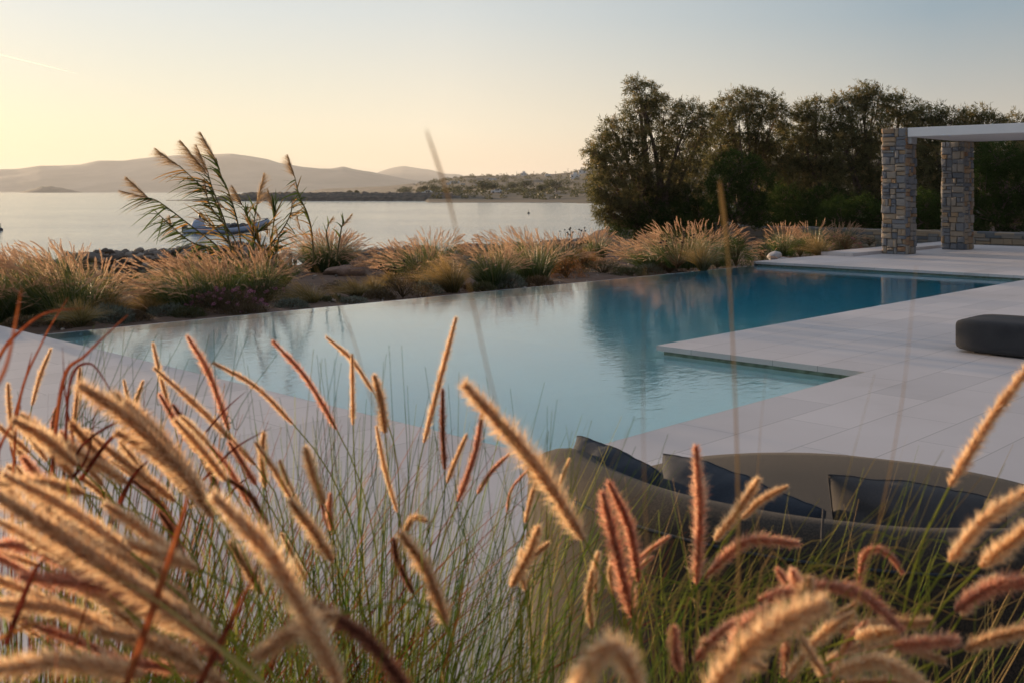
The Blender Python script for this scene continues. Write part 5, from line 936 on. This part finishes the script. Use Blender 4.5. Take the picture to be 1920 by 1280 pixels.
    for pts, D, w, tn in [([(20, 1000), (35, 760), (80, 640), (128, 558)], 1.3, .006, .65), ([(90, 960), (117, 720), (162, 664), (240, 590)], 1.2, .008, .6), ([(-60, 800), (0, 667), (37, 622), (87, 587), (160, 578)], 1.2, .007, .6), ([(120, 900), (131, 719), (166, 681), (200, 719), (240, 800)], 1.25, .006, .3),
                          ([(-30, 760), (10, 690), (30, 600), (40, 540)], .8, .005, .7), ([(150, 880), (125, 760), (117, 650)], 1.3, .005, .3), ([(235, 1290), (290, 1130), (345, 960), (350, 930)], .78, .009, .7), ([(370, 1290), (430, 1170), (488, 1055)], .8, .008, .55), ([(10, 1210), (60, 1080), (90, 1040)], .85, .008, .3), ([(-10, 1200), (60, 1170), (110, 1160)], .85, .005, .95),
                          ([(130, 1240), (160, 1140), (165, 1090)], .9, .004, .8), ([(380, 900), (440, 840), (510, 800)], 1.5, .0055, .5), ([(360, 840), (420, 770), (462, 732)], 1.6, .0045, .4), ([(420, 940), (450, 905), (482, 888)], 1.6, .005, .5), ([(150, 900), (210, 820), (290, 770)], 1.3, .008, .4), ([(120, 950), (150, 840), (240, 780), (285, 765)], 1.25, .006, .2),
                          ([(40, 900), (20, 820), (50, 700), (60, 660)], 1.5, .006, .5), ([(200, 1000), (245, 900), (280, 860)], 1.3, .01, .5), ([(60, 960), (130, 900), (165, 850), (180, 760)], 1.2, .007, .4), ([(0, 900), (-5, 850), (40, 760)], 1.2, .008, .6)]:
        strip('l' if D > .95 else 'n', pts, D, w * .68, 'maroon', tn)
    strip('n', [(180, 1060), (300, 1130), (430, 1230), (520, 1300)][::-1], .7, .004, 'green_fg', .95, 'dry_leaf')
    for rk, pts, D, w, tn in [('m', [(1120, 1300), (1000, 900), (940, 790), (880, 540), (840, 370), (799, 243)], .62, .0022, 1), ('r', [(1385, 1290), (1383, 900), (1372, 600), (1362, 450), (1349, 338)], .7, .0030, 1), ('f', [(1560, 1290), (1640, 1010), (1690, 760), (1718, 500)], .75, .0018, 1),
                              ('q', [(1232, 1290), (1212, 1000), (1206, 760), (1209, 500)], .7, .0014, 1), ('c', [(760, 900), (700, 760), (650, 600), (590, 500)], .8, .0016, 1), ('f', [(1480, 1290), (1560, 1000), (1600, 850), (1640, 700)], 1.1, .0012, .9), ('c', [(470, 800), (460, 700), (445, 600)], 1.6, .001, .4),
                              ('q', [(1440, 1200), (1420, 960), (1425, 820), (1436, 700)], 1.0, .0012, 1), ('m', [(1180, 800), (1100, 1000), (1120, 1290)][::-1], .9, .001, .9)]:
        r = roots[rk]; P = catmull([px(x, y, D) for x, y in pts], 8); foot = np.array((*ROOTS[rk], 0.)); P = np.vstack((foot, foot * .5 + P[0] * .5, P)); m = MB(); tt = np.linspace(0, 1, len(P)); m.tube(P, w * np.where(tt < .74, .26 - .1 * tt, .13 + .3 * np.sin(np.clip((tt - .74) / .26, 0, 1) * math.pi) ** .5 * (w > .0019)), 6, tone=tn); m.build('stem', M['green_fg'], r, True)
    # long fine stems and side leaves crossing in front of the daybed and terrace
    def fine(rk, n, X, Y, D, tone):
        m = MB(); x0, y0 = R.uniform(*X[0], n), R.uniform(*Y[0], n); x1, y1 = x0 + R.uniform(*X[1], n), R.uniform(*Y[1], n); d = R.uniform(*D, n); foot = np.array((*ROOTS[rk], 0.))
        for i in range(n):
            A = px(x0[i], y0[i], d[i]); B = px(x1[i], y1[i], d[i] * R.uniform(.95, 1.1)); m.tube(catmull([foot + R.normal(size=3) * np.array((.05, .05, 0)), A, (A + B) / 2 + np.array((R.uniform(-.02, .02), 0, .01)), B], 5), np.linspace(.0011, .0003, 16), 4, tone=float(np.clip(R.normal(tone, .12), 0, 1)))
        m.build('fine_stems', M['green_fg'], roots[rk])
    fine('r', 46, ((1180, 1420), (60, 330)), ((1180, 1290), (930, 1130)), (1.3, 1.8), .8); fine('c', 60, ((520, 980), (-90, 120)), ((1050, 1280), (640, 900)), (1.6, 2.1), .5); fine('m', 26, ((960, 1120), (-30, 160)), ((1150, 1290), (760, 1000)), (1.4, 1.8), .65)
    fine('f', 26, ((1450, 1750), (60, 260)), ((1150, 1290), (830, 1150)), (1.1, 1.6), .85); fine('l', 50, ((30, 400), (-40, 160)), ((850, 1050), (600, 760)), (1.6, 2.0), .45); fine('q', 14, ((1150, 1500), (40, 260)), ((1200, 1290), (1000, 1150)), (.9, 1.3), .9)
    soil = MB(); P = [np.array((-1.6, -.4, .0)), np.array((1.8, -.4, 0)), np.array((1.5, 2.2, 0)), np.array((-1.6, 2.5, 0))]
foreground()
def near_bed():
    n = 40; xs = np.linspace(-1.7, 1.6, n); ys = np.linspace(-.3, 2.45, n); V = [(x, y, .004 + .05 * (math.sin(math.pi * (i / (n - 1))) * math.sin(math.pi * (j / (n - 1)))) ** .3 + .015 * fbm(x * 4, y * 4)) for i, x in enumerate(xs) for j, y in enumerate(ys)]
    o = mesh_np('planting_bed', V, grid_faces(n, n), M['soil'], smooth=True); tag(o, kind='structure', label='soil of the near planting bed')
near_bed()
# ------------------------------------------------------------------ contrail and haze
def contrail():
    m, nt, out = mat_new('contrail'); d = nt.nodes.new('ShaderNodeBsdfTranslucent'); d.inputs[0].default_value = (.9, .9, .9, 1); t = nt.nodes.new('ShaderNodeBsdfTransparent'); mx = node(nt, 'ShaderNodeMixShader', i_0=.5); nt.links.new(t.outputs[0], mx.inputs[1]); nt.links.new(d.outputs[0], mx.inputs[2]); nt.links.new(mx.outputs[0], out.inputs[0])
    D = 20000; b = MB(); P = [px(x, y, D) for x, y in ((-60, 91), (0, 103), (70, 120), (147, 139.5))]; b.tube(P, [14, 13, 10, 3], 10); o = b.build('contrail', m, smooth=True); tag(o, 'thin white vapour trail in the upper left sky', 'vapour trail')
contrail()
def haze():
    m, nt, out = mat_new('haze'); v = nt.nodes.new('ShaderNodeVolumePrincipled'); v.inputs['Color'].default_value = (.93, .95, .95, 1); v.inputs['Density'].default_value = 0.92e-4; v.inputs['Anisotropy'].default_value = .2
    nt.links.new(v.outputs[0], out.inputs['Volume']); s = 14900; z0, z1 = -6.5, 245.
    V = [(-s, -400, z0), (s, -400, z0), (s, s, z0), (-s, s, z0), (-s, -400, z1), (s, -400, z1), (s, s, z1), (-s, s, z1)]
    o = mesh_np('haze', V, [[(0, 3, 2, 1), (4, 5, 6, 7), (0, 1, 5, 4), (1, 2, 6, 5), (2, 3, 7, 6), (3, 0, 4, 7)]], m); tag(o, 'pale air over the bay', kind='stuff')
if HAZE: haze()
